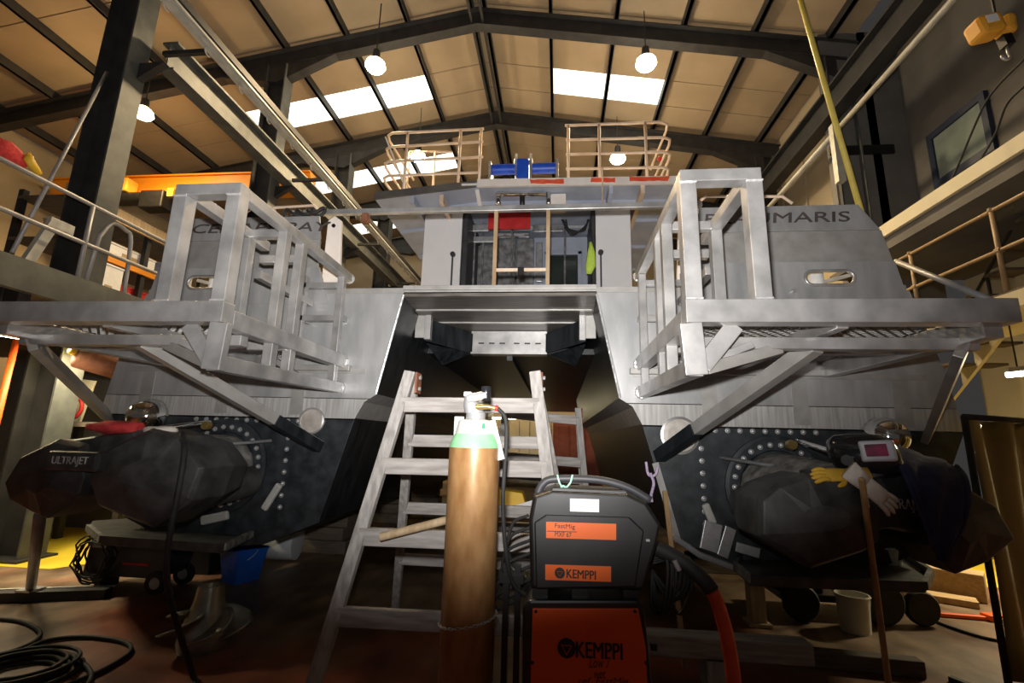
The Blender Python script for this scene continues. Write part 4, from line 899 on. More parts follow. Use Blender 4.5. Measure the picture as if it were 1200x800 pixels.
B().bar((CX+.072, CY-.02, z3), (CX+.118, CY-.02, z1-.05), .03, .004, (0, -1, 0)).o('neck_tag', 'cyl_white', gc)
B().lathe((CX, CY, 0), (0, 0, 1), [(.042, z3), (.042, z4), (.032, z4+.004), (.03, z4+.02)], 18).o('neck', 'galv', gc, smooth=SM)
v = B().lathe((CX-.022, CY-.0, 0), (0, 0, 1), [(.026, z4+.0), (.034, z4+.03), (.03, z4+.075), (.018, z4+.085)], 14).o('valve', 'galv', gc, smooth=SM)
B().box((CX-.055, CY-.02, z4+.07), (CX-.02, CY+.02, z4+.092)).o('valve_key', 'galv', v, bevel=.004)
B().cyl((CX-.03, CY-.035, z4+.06), (CX+.05, CY-.035, z4+.075), .02, n=14).o('regulator_body', 'galv', v, smooth=SM)
B().lathe((CX+.045, CY-.03, z4+.05), (0, 0, 1), [(.017, 0), (.021, .006), (.021, .055), (.019, .062), (.008, .064)], 18).o('regulator_knob', 'black_gloss', v, smooth=SM)
B().cyl((CX+.005, CY-.04, z4+.025), (CX+.055, CY-.04, z4+.027), .013, n=12).cyl((CX+.055, CY-.04, z4+.027), (CX+.095, CY-.04, z4+.02), .011, .009, 12).o('outlet', 'brass', v, smooth=SM)
B().cyl((CX+.088, CY-.04, z4+.022), (CX+.10, CY-.04, z4+.02), .012, n=12).o('outlet_ring', 'red', v, smooth=SM)
hp = curve([(CX+.10, CY-.04, z4+.02), (CX+.13, CY-.02, z4-.02), (CX+.135, CY, z4-.12), (CX+.125, CY+.02, 1.2), (CX+.14, CY+.05, 1.0), (CX+.17, CY+.1, .86), (-.10, CY+.12, .80), (-.05, 2.12, .82)], 6)
tag(B().tube(hp, .009, 8).o('gas_hose', 'black_rubber', smooth=True, base=hp[-1]), 'thin black gas hose looping from the cylinder regulator to the welder', 'hose')
zc = gz(724)
ch = thing('retaining_chain', 'thin steel chain looped round the gas cylinder', 'chain', (CX, CY, zc))
for k in range(44):
    a = 2*math.pi*k/44; r = CR+.006; c = V((CX+r*math.cos(a), CY+r*math.sin(a), zc+.02*math.cos(a)-.012*math.sin(a)*0)); d = V((-math.sin(a), math.cos(a), 0)); n_ = V((math.cos(a), math.sin(a), 0)) if k % 2 else V((0, 0, 1))
    B().tube([c+d*(.011*math.cos(t))+n_*(.0045*math.sin(t)) for t in [2*math.pi*i/8 for i in range(8)]], .0018, 4, True).o('link', 'galv', ch)
# ------------------------------------------------------------------ welding set on its trolley
WYF = 1.95
def W(px, py, dy=0.): return U(px, py, 'Y', WYF+dy)
tr = thing('welder_trolley', 'black wheeled trolley carrying the welder and gas cylinder', 'trolley', (-.05, 2.1, 0))
B().box((-.50, 1.88, .12), (.42, 2.34, .165)).o('base_plate', 'black_plastic', tr, bevel=.005)
for x in (-.40, .30):
    for y in (1.93, 2.29): B().cyl((x, y-.02, .10), (x, y+.02, .10), .10, n=24).o('wheel', 'black_rubber', tr, smooth=SM)
for x in (-.215, -.165): B().box((x-.012, 2.16, .165), (x+.012, 2.19, .93)).o('upright', 'black_plastic', tr)
B().box((-.24, 2.15, .86), (-.14, 2.2, .89)).o('cross_piece', 'black_plastic', tr)
B().tube(arc((CX, CY, .5), CR+.014, -60, 120, 12, (1, 0, 0), (0, 1, 0)), .01, 6).o('cylinder_cradle', 'black_plastic', tr)
B().box((-.14, 1.97, .165), (.36, 2.28, .42)).o('drawer_box', 'black_plastic', tr, bevel=.01)
ps = thing('welding_power_source', 'orange fronted welding power source below the black wire feeder', 'welder', (.1, 2.1, .42))
P = [W(612, 812), W(612, 712), W(620, 704), W(748, 704), W(756, 715), W(770, 812)]
for p in P[::5]: p.z = .425
B().prism([(p.x, WYF+.01, p.z) for p in P], (0, .28, 0)).o('case', 'black_plastic', ps, bevel=.01)
P = [W(621, 812), W(624, 713), W(748, 713), W(757, 760), W(760, 812)]
for i in (0, 4): P[i].z = .44
B().prism([(p.x, WYF, p.z) for p in P], (0, .012, 0)).o('front_panel', 'orange_panel', ps, bevel=.003)
def ring(c, r, pr, m): return B().tube([V((c.x+r*math.cos(a), WYF-.002, c.z+r*math.sin(a))) for a in [2*math.pi*i/20 for i in range(20)]], r*.0+.0015, 5, True).o('logo_ring', m, pr)
def logo(px, py, rp, tx0, tx1, th, pr, sz, bg='orange_panel'):
    c = W(px, py); r = rp*WYF/F
    B().cyl((c.x, WYF-.003, c.z), (c.x, WYF, c.z), r, n=24).o('logo_disc', 'print_black', pr)
    tri = [V((c.x+r*.62*math.cos(math.radians(a)), WYF-.005, c.z+r*.62*math.sin(math.radians(a)))) for a in (150, 30, 270)]
    B().tube(tri, r*.09, 4, True).o('logo_triangle', bg, pr)
    a, b = W(tx0, py), W(tx1, py); slope = V((1, 0, .018 if rp > 8 else -.012))
    for dx in (-.001, .0004, .0018): text('KEMPPI', ((a.x+b.x)/2+dx*(1 if rp > 8 else .6), WYF-.001, c.z-.001), slope, (0, 0, 1), th*WYF/F, b.x-a.x, 'print_black', pr, 'brand_lettering', .0015+abs(dx)*.1)
logo(664, 759, 9.5, 675, 729, 15, ps, 0)
for s_, px, py, w_, h_ in (('Low 7', 703, 776, 22, 10), ('wet', 703, 790, 12, 7), ('ref. FastMig', 707, 799, 52, 9)):
    a = W(px, py); text(s_, (a.x, WYF-.001, a.z), (1, 0, .06), (0, 0, 1), h_*WYF/F, w_*WYF/F, 'marker', ps, 'handwriting', .001, shear=.2)
for px, py in ((624, 776), (757, 776), (628, 716), (744, 716)): c = W(px, py); B().cyl((c.x, WYF-.004, c.z), (c.x, WYF, c.z), .006, n=10).o('screw', 'black_plastic', ps)
c = W(766, 764); B().cyl((c.x, WYF+.05, c.z), (c.x+.02, WYF+.05, c.z), .014, n=12).o('side_knob', 'black_plastic', ps)
B().box((W(640, 712).x, WYF+.06, P[1].z+.004), (W(735, 712).x, WYF+.22, P[1].z+.014)).o('connector_rail', 'black_plastic', ps)
wf_ = thing('wire_feeder', 'black wire feeder case with orange name strips on top of the welder', 'wire feeder', W(690, 700))
O = [(621, 692), (619, 610), (624, 582), (645, 575), (737, 579), (760, 590), (777, 616), (772, 640), (756, 694)]
P = [W(a, b) for a, b in O]; c = sum(P, V())/len(P)
rings = [[V((c.x+(p.x-c.x)*k, y, c.z+(p.z-c.z)*k)) for p in P] for y, k in ((WYF+.012, .955), (WYF+.028, .99), (WYF+.05, 1), (WYF+.24, 1), (WYF+.26, .96))]
cs = B().loft(rings).o('case', 'black_plastic', wf_, bevel=.006)
B().prism([(p.x, WYF+.0, p.z) for p in [W(628, 690), W(626, 612), W(640, 603), W(738, 606), W(755, 622), W(745, 688)]], (0, .02, 0)).o('door_panel', 'black_plastic', wf_, bevel=.006)
B().tube(curve([W(630, 578, .12), W(636, 567, .12), W(650, 561, .12), W(700, 562, .12), W(735, 571, .12), W(762, 586, .12)], 6), .0165, 10).o('handle', 'grey_plastic', wf_, smooth=True)
B().prism([(p.x, WYF+.03, p.z) for p in [W(646, 577), W(735, 581), W(735, 577), W(648, 573)]], (0, .2, 0)).o('top_ledge', 'grey_plastic', wf_)
def sticker(x0, y0, x1, y1, m, pr=wf_, n='name_strip', d=.0):
    a, b, e, g = W(x0, y0), W(x1, y0+(x1-x0)*.03), W(x1, y1+(x1-x0)*.03), W(x0, y1)
    return B().prism([(p.x, WYF-.003-d, p.z) for p in (a, b, e, g)], (0, .004, 0)).o(n, m, pr)
sticker(668, 584, 702, 598, 'label_white', n='paper_label', d=-.026) if False else B().prism([(p.x, WYF-.001, p.z) for p in (W(668, 584), W(702, 585), W(702, 600), W(668, 599))], (0, .03, 0)).o('paper_label', 'label_white', wf_)
sticker(640, 611, 722, 630, 'orange_strip'); sticker(639, 661, 716, 679, 'orange_strip')
WYF -= .003; logo(656, 671, 5.5, 664, 698, 8.5, wf_, 0, 'orange_strip')
for s_, px, py, w_, h_ in (('FastMig', 662, 617, 22, 6), ('MXF 67', 660, 626, 18, 5)):
    a = W(px, py); text(s_, (a.x, WYF-.001, a.z), (1, 0, -.02), (0, 0, 1), h_*WYF/F, w_*WYF/F, 'print_black', wf_, 'lettering', .001)
a, b = W(641, 622), W(676, 623); B().bar((a.x, WYF-.001, a.z), (b.x, WYF-.001, b.z), .002, .002).o('lettering_line', 'print_black', wf_)
WYF += .003
a = W(759, 633); B().box((a.x-.006, WYF-.001, a.z-.004), (a.x+.008, WYF+.03, a.z+.004)).o('side_emblem', 'galv', wf_)
for px in (632, 680, 742): a = W(px, 702); B().box((a.x-.03, WYF+.04, P[0].z-.038), (a.x+.03, WYF+.2, P[0].z+.01)).o('foot', 'black_plastic', wf_)
hc = W(660, 568, .12)
for k, pts in enumerate(([(653, 556), (656, 566), (661, 572), (668, 566), (671, 556)], [(656, 573), (660, 569), (664, 573)])):
    o = B().tube(curve([W(a, b, .095) for a, b in pts], 6), .004, 6)
    if k == 0: gt = o.o('cord_tie', 'green_rope', smooth=True, base=hc); tag(gt, 'pale green cord knotted on the wire feeder handle', 'cord')
    else: o.o('knot', 'green_rope', gt, smooth=True)
# torch lead, interconnection cables
tl = thing('torch_lead', 'thick torch lead with a black sleeve running into a red hose', 'hose', U(862, 830, 'Y', 2.0))
pts = [W(766, 640, .15), W(790, 652, .12), W(812, 668, .1), W(834, 692, .08), W(848, 730, .06), W(857, 775, .05), W(864, 830, .05), W(878, 900, .1)]
cv = curve(pts, 6); n3 = 19
B().tube(cv[:n3], .030, 12).o('black_sleeve', 'black_rubber', tl, smooth=True)
B().tube(cv[n3-1:], .026, 12).o('red_hose', 'hose_red', tl, smooth=True)
lastp = cv[-1]; B().tube(curve([lastp, V((lastp.x+.06, lastp.y+.05, .3)), V((lastp.x+.1, lastp.y+.2, .03)), V((lastp.x+.5, lastp.y+.1, .026))], 6), .025, 10).o('red_hose', 'hose_red', tl, smooth=True)
ic = thing('feeder_cables', 'bunch of thin black cables looping from the wire feeder side', 'cable', W(775, 715))
for k in range(7):
    x = 768+k*4; lo_ = 690+random.uniform(0, 30)
    B().tube(curve([W(763, 642+k*3, .16), W(x+12, 652, .12+.01*k), W(x+14+k, 680, .1), W(x+8, lo_, .1), W(x-4, lo_-6, .13), W(764, 668, .17)], 6), .0065, 6).o('cable', 'black_rubber', ic, smooth=True)
B().cyl(W(790, 656, .09), W(796, 668, .09), .010, n=10).o('connector', 'galv', ic)
rc = thing('rear_cables', 'tangle of black cables hanging between the cylinder and the welder', 'cable', (-.16, 2.3, .9))
for k in range(6):
    B().tube(curve([(-.13+.01*k, 2.25, 1.12-.05*k), (-.2-.012*k, 2.27, 1.08-.06*k), (-.225-.008*k, 2.30, .96-.05*k), (-.17, 2.32, .86-.02*k), (-.12, 2.28, .84)], 6), .008, 6).o('cable', 'black_rubber', rc, smooth=True)
# ------------------------------------------------------------------ bench with bits behind the cylinder
wb = thing('low_bench', 'low timber bench cluttered with tools between the trestles', 'bench', (-.25, 4.5, 0))
B().box((-.75, 4.25, .76), (.35, 4.62, .80)).o('bench_top', 'wood_tan_x', wb, bevel=.004)
for x in (-.7, .3):
    for y in (4.3, 4.57): B().box((x-.03, y-.03, 0), (x+.03, y+.03, .76)).o('leg', 'wood_dark', wb)
p = U(586, 588, 'Y', 4.35)
yc = thing('yellow_case', 'yellow and white power tool case lying on the cluttered bench', 'case', (p.x+.1, 4.4, .80))
B().prism([(p.x-.06, 4.3, .802), (p.x+.26, 4.3, .802), (p.x+.20, 4.3, 1.0), (p.x-.04, 4.3, 1.03)], (0, .2, 0)).o('case', 'yellow', yc, bevel=.01)
B().bar((p.x+.02, 4.285, .83), (p.x+.30, 4.285, .92), .02, .06).o('white_band', 'label_white', yc)
p = U(588, 598, 'Y', 4.3); tag(B().ell((p.x+.02, 4.27, .845), .09, .05, .043, 14, 8).o('red_rag', 'red_cloth', smooth=True, base=(p.x, 4.27, .8)), 'crumpled red rag on the cluttered bench', 'rag')
for k, (x, m, l) in enumerate(((-.35, 'wood_tan_x', 'short tan offcut of timber on the cluttered bench'), (.15, 'galv', 'bright metal bracket on the cluttered bench'))):
    tag(B().box((x, 4.5-.08*k, .80), (x+.28, 4.56-.08*k, .84+.03*k)).o(('timber_offcut', 'metal_bracket')[k], m, base=(x, 4.5, .8), bevel=.004), l, ('timber', 'bracket')[k])
# ------------------------------------------------------------------ things lying on the jets
c = U(1010, 532, 'Y', 2.98)
hm = thing('welding_helmet', 'black welding helmet with a pink tinted visor on the right waterjet', 'helmet', c-V((0, 0, .12)))
M = Matrix.Translation(c) @ Matrix.Rotation(math.radians(-14), 4, 'Y') @ Matrix.Rotation(math.radians(-35), 4, 'Z')
def hx(b): return b.xf(M)
sh = B()
prof = []
rings = []
for t, rx, rz, zc_ in ((-.16, .03, .03, .03), (-.145, .085, .075, .03), (-.10, .125, .115, .015), (-.03, .14, .125, .0), (.05, .14, .12, -.01), (.11, .125, .11, -.02), (.155, .10, .085, -.035), (.172, .06, .05, -.045)):
    rings.append([V((t, rx*math.cos(a), zc_+rz*math.sin(a)*(1 if math.sin(a) > 0 else 1.15))) for a in [2*math.pi*k/20 for k in range(20)]])
hx(sh.loft(rings)).o('shell', 'black_gloss', hm, smooth=True)
hx(B().bar((.005, -.118, .03), (.16, -.085, .005), .05, .115, (0, .25, 1))).o('visor_frame', 'visor_frame', hm, bevel=.012)
hx(B().bar((.035, -.146, .035), (.13, -.123, .02), .02, .065, (0, .25, 1))).o('visor', 'visor', hm, bevel=.004)
hx(B().cyl((-.06, -.13, .0), (-.06, -.16, .0), .03, n=14)).o('pivot_knob', 'black_plastic', hm, smooth=SM)
hx(B().lathe((.0, 0, -.115), (.1, 0, -1), [(.11, -.03), (.12, .0), (.105, .015)], 20)).o('chin_guard', 'grey_plastic', hm, smooth=SM)
def glove(name, label, m, cuffm, c, d, sidev, nrm, lens=(.075, .085, .08, .065)):
    c, d, sv, nv = V(c), V(d).normalized(), V(sidev).normalized(), V(nrm).normalized()
    g = thing(name, label, 'glove', c)
    def sec(t, w, h): return [c+d*t+sv*(w*math.cos(a))+nv*(h*math.sin(a)) for a in [2*math.pi*k/14 for k in range(14)]]
    B().loft([sec(-.02, .046, .012), sec(.03, .048, .018), sec(.08, .05, .02), sec(.105, .045, .016)]).o('palm', m, g, smooth=True)
    B().loft([sec(-.11, .058, .022), sec(-.06, .054, .018), sec(-.01, .048, .016)]).o('cuff', cuffm, g, smooth=True)
    for k, L in enumerate(lens):
        b0 = c+d*.095+sv*(-.036+.024*k); dd = (d+sv*(-.15+.1*k)).normalized()
        B().tube(curve([b0, b0+dd*L*.5+nv*.004, b0+dd*L-nv*.012], 4), [.0125]*7+[.010, .006], 8).o('finger', m, g, smooth=True)
    b0 = c+d*.02-sv*.042; dd = (d*.6-sv).normalized(); B().tube(curve([b0, b0+dd*.035, b0+dd*.06+d*.02], 4), [.014]*6+[.012, .010, .006], 8).o('thumb', m, g, smooth=True)
    return g
glove('work_glove', 'yellow leather work glove lying on the right waterjet', 'glove_yellow', 'glove_yellow', U(992, 556, 'Y', 2.86), (-1, .1, -.05), (.1, .5, .4), (0, -.6, 1))
glove('work_glove', 'pale grey leather work glove drooping over the right waterjet edge', 'glove_white', 'glove_white', U(1016, 568, 'Y', 2.80), (.75, -.1, -.75), (.7, .1, .7), (.1, -1, .1))
# navy jacket draped over the outer lobe
rows = [[(1052, 522, 3.15), (1075, 530, 3.15), (1100, 538, 3.15), (1120, 545, 3.2)], [(1050, 532, 2.95), (1072, 545, 2.9), (1100, 552, 2.88), (1128, 562, 2.92)],
        [(1058, 550, 2.80), (1078, 566, 2.76), (1104, 575, 2.76), (1130, 588, 2.80)], [(1070, 580, 2.76), (1084, 590, 2.73), (1104, 600, 2.74), (1126, 612, 2.77)],
        [(1079, 610, 2.75), (1090, 620, 2.72), (1103, 632, 2.73), (1118, 636, 2.76)], [(1091, 640, 2.76), (1097, 650, 2.74), (1103, 658, 2.75), (1110, 656, 2.77)]]
g = B(); pts = [[U(a, b, 'Y', y) for a, b, y in r] for r in rows]
fine = [curve(r, 4) for r in pts]; cols = [curve([fine[i][k] for i in range(len(fine))], 4) for k in range(len(fine[0]))]
for k, cc in enumerate(cols):
    for i, p in enumerate(cc): p.y += .018*math.sin(k*1.3+i*.25)-.01; p.z += .006*math.sin(i*.9+k)
n_ = len(cols[0]); g.add([p for cc in cols for p in cc], [(k*n_+i, (k+1)*n_+i, (k+1)*n_+i+1, k*n_+i+1) for k in range(len(cols)-1) for i in range(n_-1)])
jk = g.o('navy_jacket', 'navy', smooth=True, base=U(1085, 560, 'Y', 2.9)); jk.modifiers.new('solid', 'SOLIDIFY').thickness = .012
tag(jk, 'dark navy work jacket draped over the right waterjet', 'jacket')
B().tube(cols[0], .012, 6).o('hem', 'navy', jk, smooth=True); B().tube(cols[-1], .012, 6).o('hem', 'navy', jk, smooth=True)
# rags on the left jet
def rag(name, label, m, px, py, y, rx, ry, rz, seed):
    rnd = random.Random(seed); c = U(px, py, 'Y', y); b = B().ell(c, rx, ry, rz, 18, 8)
    for p in b.v:
        d = p-c; k = 1+.22*math.sin(d.x*38+seed)*math.cos(d.y*31)+rnd.uniform(-.06, .06); p.x = c.x+d.x*k; p.y = c.y+d.y*k; p.z = c.z+d.z*k
    tag(b.o(name, m, smooth=True, base=c), label, 'rag')
rag('red_cloth', 'crumpled red cloth lying on the left waterjet', 'red_cloth', 138, 501, 2.98, .20, .10, .045, 3)
rag('work_rag', 'pale green grey rag lying beside the red cloth on the left waterjet', 'glove_white', 188, 504, 2.96, .10, .06, .03, 5)
# white tub on the guard plate, floor buckets
def pail(name, label, cat, c, r0, r1, h, m, n=24, rim=True, handle=True, rot=0., sq=False):
    c = V(c); t = thing(name, label, cat, c); n = 4 if sq else n
    def rr(r, z): return [c+V((r*math.cos(rot+2*math.pi*k/n), r*math.sin(rot+2*math.pi*k/n), z)) for k in range(n)]
    B().loft([rr(r0, 0), rr(r1, h), rr(r1-.006, h), rr(r0-.006, .008)]).o('body', m, t, smooth=False if sq else SM, bevel=.006 if sq else 0)
    if rim: B().tube(rr(r1+.002, h-.008), .008, 6, True).o('rim', m, t)
    if handle: B().tube([c+V((math.cos(a)*r1*1.02*(.72 if sq else 1), -.02-.5*r1*math.sin(a), h-.02-.35*h*math.sin(a))) for a in [math.pi*k/14 for k in range(15)]], .004, 6).o('handle', 'galv', t)
    return t
c = U(1046, 660, 'Z', .625); pail('white_tub', 'small white plastic tub standing on the right jet guard plate', 'tub', (c.x, c.y+.06, .617), .088, .097, .12, 'tub_white')
c = U(272, 684, 'Z', 0); pail('blue_bucket', 'square blue bucket standing on the floor below the left hull', 'bucket', (c.x, c.y+.12, 0), .17, .225, .32, 'bucket_blue', rot=.35, sq=True)
c = U(1012, 745, 'Z', 0); pail('paint_pail', 'cream white paint pail on the floor beside the red wheeled cart', 'pail', (c.x, c.y+.1, 0), .105, .12, .28, 'tub_cream')
p = U(250, 662, 'Z', .2); dr_ = thing('white_drum', 'white drum lying on its side behind the blue bucket', 'drum', (-3.4, 5.7, 0))
B().lathe((-3.75, 5.65, .2), (1, .12, 0), [(.15, 0), (.19, .01), (.19, .33), (.175, .35), (.19, .37), (.19, .7), (.12, .71)], 26).o('body', 'tub_white', dr_, smooth=SM)
B().tube(arc((-3.75, 5.65, .2), .19, 0, 345, 22, (0, 1, 0), (0, 0, 1)), .012, 6).o('rim', 'tub_white', dr_)
# ------------------------------------------------------------------ left floor: second welder, prop strut, steel beam, propeller, cables
wx, wy = -3.75, 4.5
w2 = thing('welding_machine', 'dark grey wheeled welding machine standing under the left waterjet', 'welder', (wx, wy, 0))
P = [(-4.15, 4.35, .13), (-3.62, 4.35, .13), (-3.55, 4.35, .22), (-3.5, 4.35, .50), (-4.12, 4.35, .50)]
B().prism(P, (0, .32, 0)).o('case', 'grey_plastic', w2, bevel=.015)
B().prism([(-4.36, 4.33, .12), (-4.13, 4.33, .10), (-4.10, 4.33, .52), (-4.32, 4.33, .52)], (0, .36, 0)).o('front_panel', 'black_plastic', w2, bevel=.015)
B().tube([(-4.3, 4.36, .51), (-4.3, 4.36, .565), (-4.12, 4.36, .565), (-4.12, 4.36, .51)], .015, 8).o('handle', 'black_plastic', w2)
B().box((-4.29, 4.32, .38), (-4.15, 4.335, .5)).o('control_plate', 'wire_grey', w2)
B().box((-3.98, 4.343, .24), (-3.72, 4.351, .26)).o('stripe', 'red', w2)
for y in (4.33, 4.66): B().cyl((-3.62, y, .1), (-3.62, y+.04, .1), .1, n=20).o('wheel', 'black_rubber', w2, smooth=SM); B().cyl((-3.62, y-.004, .1), (-3.62, y, .1), .05, n=16).o('wheel_hub', 'rail_grey', w2)
for x in (-4.25,): B().box((x-.03, 4.4, 0), (x+.03, 4.6, .11)).o('foot', 'black_plastic', w2)
for k in range(7): B().tube([V((-4.2+random.uniform(-.03, .03)+(.17+.03*(k % 3))*math.cos(a)*.8, 4.31-.014*k, .30+(.15+.03*(k % 3))*math.sin(a))) for a in [2*math.pi*i/22 for i in range(22)]], .008, 6, True).o('lead_coil', 'black_rubber', w2, smooth=True)
t = thing('black_crate', 'black steel crate standing beside the second welding machine', 'crate', (-3.85, 5.15, 0))
B().box((-4.1, 5.0, .0), (-3.6, 5.3, .46)).o('body', 'black_plastic', t, bevel=.01); B().box((-4.12, 4.98, .46), (-3.58, 5.32, .5)).o('lid', 'black_plastic', t)
p = U(33, 704, 'Z', .0)
t = thing('prop_strut', 'grey steel strut propping up the left waterjet', 'strut', (p.x, p.y, 0))
q = U(47, 603, 'Y', 3.12); B().tube([(p.x, p.y, .10), q], .035, 12).o('tube', 'rail_grey', t, smooth=True); B().box((p.x-.07, p.y-.07, .085), (p.x+.07, p.y+.07, .10)).o('foot_plate', 'galv', t)
t = thing('steel_channel', 'pale edged steel channel lying on the floor under the strut', 'steel beam', (-4.8, 4.05, 0))
B().bar((-5.25, 3.80, .04), (-3.95, 4.22, .04), .12, .08).o('web', 'steel_dark', t); B().bar((-5.25, 3.86, .08), (-3.95, 4.28, .08), .03, .012).o('flange', 'steel_pale', t)
pb = U(222, 768, 'Z', 0); pb.y += .12
pr = thing('boat_propeller', 'bronze boat propeller standing hub up on the floor', 'propeller', (pb.x, pb.y, 0))
B().lathe((pb.x, pb.y, 0), (0, 0, 1), [(.15, 0), (.165, .05), (.155, .14), (.12, .22), (.095, .30), (.085, .37), (.08, .40), (.055, .40), (.05, .36)], 28).o('hub', 'prop_bronze', pr, smooth=SM)
for k in range(5):
    a0 = 2*math.pi*k/5+.5; g = B(); nr, nw = 6, 7
    for i in range(nr+1):
        r = .10+.19*i/nr; tw = math.radians(38-20*i/nr); wd = .17*math.sin(math.pi*(.28+.66*i/nr))**.7
        for jx in range(nw+1):
            u = (jx/nw-.5)*2*wd; tz = u*math.sin(tw)+.17; ta = a0+u*math.cos(tw)/max(r, .15)
            g.v.append(V((pb.x+r*math.cos(ta), pb.y+r*math.sin(ta), max(.012, tz))))
    g.f += [(i*(nw+1)+jx, i*(nw+1)+jx+1, (i+1)*(nw+1)+jx+1, (i+1)*(nw+1)+jx) for i in range(nr) for jx in range(nw)]
    bl = g.o('blade', 'prop_bronze', pr, smooth=True); bl.modifiers.new('solid', 'SOLIDIFY').thickness = .012
hp = [U(213, 508, 'Y', 2.84), U(216, 530, 'Y', 2.72), U(208, 580, 'Y', 2.68), U(197, 640, 'Y', 2.7), U(196, 680, 'Y', 2.72), U(207, 730, 'Y', 2.78)]
e = U(226, 790, 'Z', .02); hp += [e, U(236, 820, 'Z', .02), U(250, 850, 'Z', .02)]
tag(B().tube(curve(hp, 6), .0165, 10).o('hanging_hose', 'black_rubber', smooth=True, base=e), 'dark rubber hose hanging from the left waterjet down to the floor', 'hose')
cf = lambda L, z=.016: [U(a, b, 'Z', z) for a, b in L]
fc_ = [([(-40, 812), (0, 778), (50, 752), (100, 746), (145, 752), (152, 764), (120, 785), (70, 806), (20, 830)], 'black cable making the widest loop on the red floor'),
       ([(-30, 724), (20, 727), (45, 738), (42, 750), (10, 764), (-40, 772)], 'black cable curving across the floor near the steel channel'),
       ([(-30, 770), (30, 764), (80, 770), (105, 785), (100, 805), (60, 830)], 'black cable lying inside the widest floor loop')]
for L, l in fc_: P = curve(cf(L), 8); tag(B().tube(P, .014, 8).o('floor_cable', 'black_rubber', smooth=True, base=P[len(P)//2]), l, 'cable')
cc = U(22, 792, 'Z', 0); t = thing('cable_coil', 'flat coil of black cable lying on the floor beside the widest loop', 'cable', cc)
for k in range(7): r = .17+.022*k; B().tube([cc+V((r*math.cos(a)+random.uniform(-.006, .006), r*.9*math.sin(a), .014+.024*(k % 3))) for a in [2*math.pi*i/36 for i in range(36)]], .012, 6, True).o('turn', 'black_rubber', t, smooth=True)
# ------------------------------------------------------------------ right floor
t = thing('wheeled_cart', 'black flat cart with a red rimmed wheel under the right waterjet', 'cart', (2.5, 4.9, 0))
B().box((1.95, 4.72, .14), (2.95, 5.2, .20)).o('deck', 'black_plastic', t, bevel=.01)
B().box((1.98, 4.74, .20), (2.32, 5.1, .46)).o('box', 'black_plastic', t, bevel=.02)
for x, y, r, m in ((2.72, 4.66, .19, 'red'), (2.08, 4.66, .15, 'grey_plastic'), (3.08, 4.72, .14, 'grey_plastic'), (3.0, 5.2, .14, 'grey_plastic')):
    wq = B().lathe((x, y-.035, r), (0, 1, 0), [(r*.62, 0), (r*.9, .0), (r, .02), (r, .05), (r*.9, .07), (r*.62, .07)], 26).o('wheel', 'black_rubber', t, smooth=SM)
    B().cyl((x, y-.03, r), (x, y+.03, r), r*.6, n=18).o('rim', m, wq)
B().bar((2.95, 4.95, .18), (3.08, 4.78, .30), .05, .05).bar((3.08, 4.72, .14), (3.02, 4.86, .42), .03, .03).o('fork', 'rail_grey', t)
B().tube([(2.36, 4.66, .25), (2.47, 4.66, .5)], .02, 8).o('handle', 'chrome', t)
p, q = U(760, 752, 'Y', 3.35), U(954, 768, 'Y', 3.35); h = .12
tb = thing('timber_baulk', 'long grey timber baulk resting on blocks behind the welder', 'timber', ((p.x+q.x)/2, 3.4, .1))
B().box((p.x-.25, 3.34, q.z-h/2), (q.x, 3.48, q.z+h/2)).o('baulk', 'wood_grey_x', tb, bevel=.008)
zb = q.z-h/2
for i, px in enumerate((845, 700)):
    x = U(px, 790, 'Y', 3.35).x; tag(B().box((x-.09, 3.32, 0), (x+.09, 3.5, zb)).box((x-.08, 3.33, zb-.001), (x+.08, 3.49, zb)).o('support_block', 'wood_grey', base=(x, 3.4, 0), bevel=.008), ('grey timber block standing under the middle of the grey baulk', 'grey timber block under the hidden end of the grey baulk')[i], 'block')
p, q = U(955, 775, 'Z', .05), U(1080, 782, 'Z', .05)
tag(B().bar((p.x-.3, p.y+.1, .051), (q.x, q.y, .051), .1, .1).o('dark_timber', 'wood_dark', bevel=.008, base=(q.x, q.y, 0)), 'dark timber batten lying on the floor beside the broom handle', 'timber')
c = U(888, 732, 'Z', 0); tag(B().box((c.x-.06, c.y-.05, 0), (c.x+.06, c.y+.07, .53)).box((c.x-.09, c.y-.08, 0), (c.x+.09, c.y+.10, .03)).o('timber_prop', 'wood_tan', bevel=.006, base=(c.x, c.y, 0)), 'short pale timber prop standing under the right hull', 'prop')
# leaning sticks
f_ = U(1046, 838, 'Z', .0); tp = U(1010, 562, 'Y', 2.70)
t = thing('broom_handle', 'long tan broom handle leaning on the right waterjet', 'stick', f_)
B().cyl(f_, tp, .0165, .0150, 14).o('shaft', 'pole_wood', t, smooth=SM); B().ell(tp, .016, .016, .014, 12, 6).o('rounded_end', 'pole_wood', t, smooth=True)
f_ = U(812, 800, 'Z', 0); tp = U(779, 575, 'Y', 3.93)
f_ = V((tp.x+.02, 3.6, 0)); tag(B().bar(f_, tp, .035, .025).o('wooden_lath', 'pole_wood', bevel=.003, base=f_), 'thin brown wooden lath leaning on the black right transom', 'stick')
c = U(762, 545, 'Y', 3.88)
t = thing('mooring_cord', 'lilac cord knotted round the right strut foot', 'cord', c)
B().tube(curve([U(757, 541, 'Y', 3.88), U(760, 556, 'Y', 3.87), U(768, 556, 'Y', 3.87), U(771, 546, 'Y', 3.88)], 6), .011, 6).o('loop', 'purple_rope', t, smooth=True)
B().tube(curve([U(762, 554, 'Y', 3.86), U(766, 566, 'Y', 3.86), U(763, 580, 'Y', 3.86), U(764, 588, 'Y', 3.86)], 6), .012, 6).o('tail', 'purple_rope', t, smooth=True)
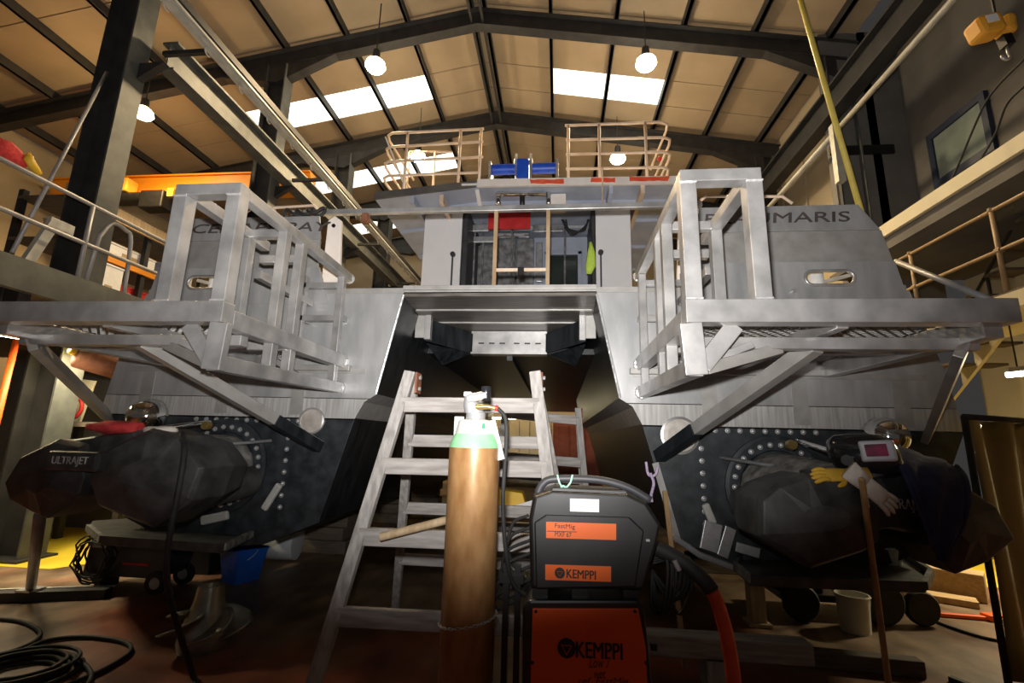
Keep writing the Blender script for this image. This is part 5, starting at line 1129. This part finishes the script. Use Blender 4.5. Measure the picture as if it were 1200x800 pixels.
# big timber, plank, pipe wrench
def fl(px, py): return U(px, py, 'Z', 0)
a, b = fl(1095, 688), fl(1160, 710)
t = thing('timber_beam', 'thick tan timber beam lying on the floor below the gold curtain', 'timber', (3.9, 5.6, 0))
B().bar((3.35, 6.3, .13), (4.25, 5.55, .13), .26, .26).o('beam', 'wood_tan_x', t, bevel=.012)
tag(B().bar((3.0, 5.95, .031), (4.0, 5.35, .031), .2, .06).o('plank', 'wood_tan_x', bevel=.005, base=(3.5, 5.6, 0)), 'tan plank lying on the floor beside the thick beam', 'plank')
t = thing('pipe_wrench', 'orange handled pipe wrench lying on the red floor', 'wrench', fl(1140, 722))
a, b = fl(1097, 722), fl(1158, 727); d = (b-a)
B().bar(a+V((0, 0, .02)), b+V((0, 0, .02)), .045, .03).o('handle', 'orange_panel', t, bevel=.008)
B().bar(b+V((-.02, 0, .03)), b+d*.28+V((0, .03, .03)), .10, .05).o('jaw', 'orange_panel', t, bevel=.01)
B().bar(b+d*.10+V((0, -.1, .03)), b+d*.3+V((0, -.06, .03)), .03, .04).o('hook_jaw', 'galv', t, bevel=.006)
P = curve([fl(1085, 724), fl(1110, 735), fl(1150, 748), fl(1190, 756)], 6); tag(B().tube([p+V((0, 0, .012)) for p in P], .012, 6).o('floor_cable', 'black_rubber', smooth=True, base=P[2]), 'thin black cable on the floor in front of the pipe wrench', 'cable')
# ------------------------------------------------------------------ gold welding curtain
f_ = U(1186, 826, 'Z', 0); zt = U(1126, 488, 'Y', f_.y).z; e = U(1215, 516, 'Z', zt)
d = (e-V((f_.x, f_.y, zt))); d = V((.9, .45, 0)).normalized(); L = 1.5; nrm = V((d.y, -d.x, 0))
wc_ = thing('welding_curtain', 'gold welding curtain hung in a dark steel frame', 'curtain', f_)
g = B(); nx, nz = 46, 8
for i in range(nx+1):
    for k in range(nz+1):
        t_ = i/nx; h = .12+(zt-.14)*k/nz; o = nrm*(.035*math.sin(t_*27)+.02*math.sin(t_*11+k*.4))
        g.v.append(V((f_.x, f_.y, h))+d*(.03+t_*(L-.06))+o)
g.f = [(i*(nz+1)+k, (i+1)*(nz+1)+k, (i+1)*(nz+1)+k+1, i*(nz+1)+k+1) for i in range(nx) for k in range(nz)]
cu = g.o('sheet', 'curtain_gold', wc_, smooth=True); cu.modifiers.new('solid', 'SOLIDIFY').thickness = .004
T = lambda s_, z: V((f_.x, f_.y, z))+d*s_
for s_ in (0, L): B().tube([T(s_, 0), T(s_, zt)], .02, 10).o('post', 'steel_dark', wc_, smooth=True)
B().tube([T(0, zt), T(L, zt)], .02, 10).o('top_rail', 'steel_dark', wc_, smooth=True)
for s_ in (0, L): B().bar(T(s_, .015)-nrm*.3, T(s_, .015)+nrm*.3, .04, .03).o('foot', 'steel_dark', wc_)
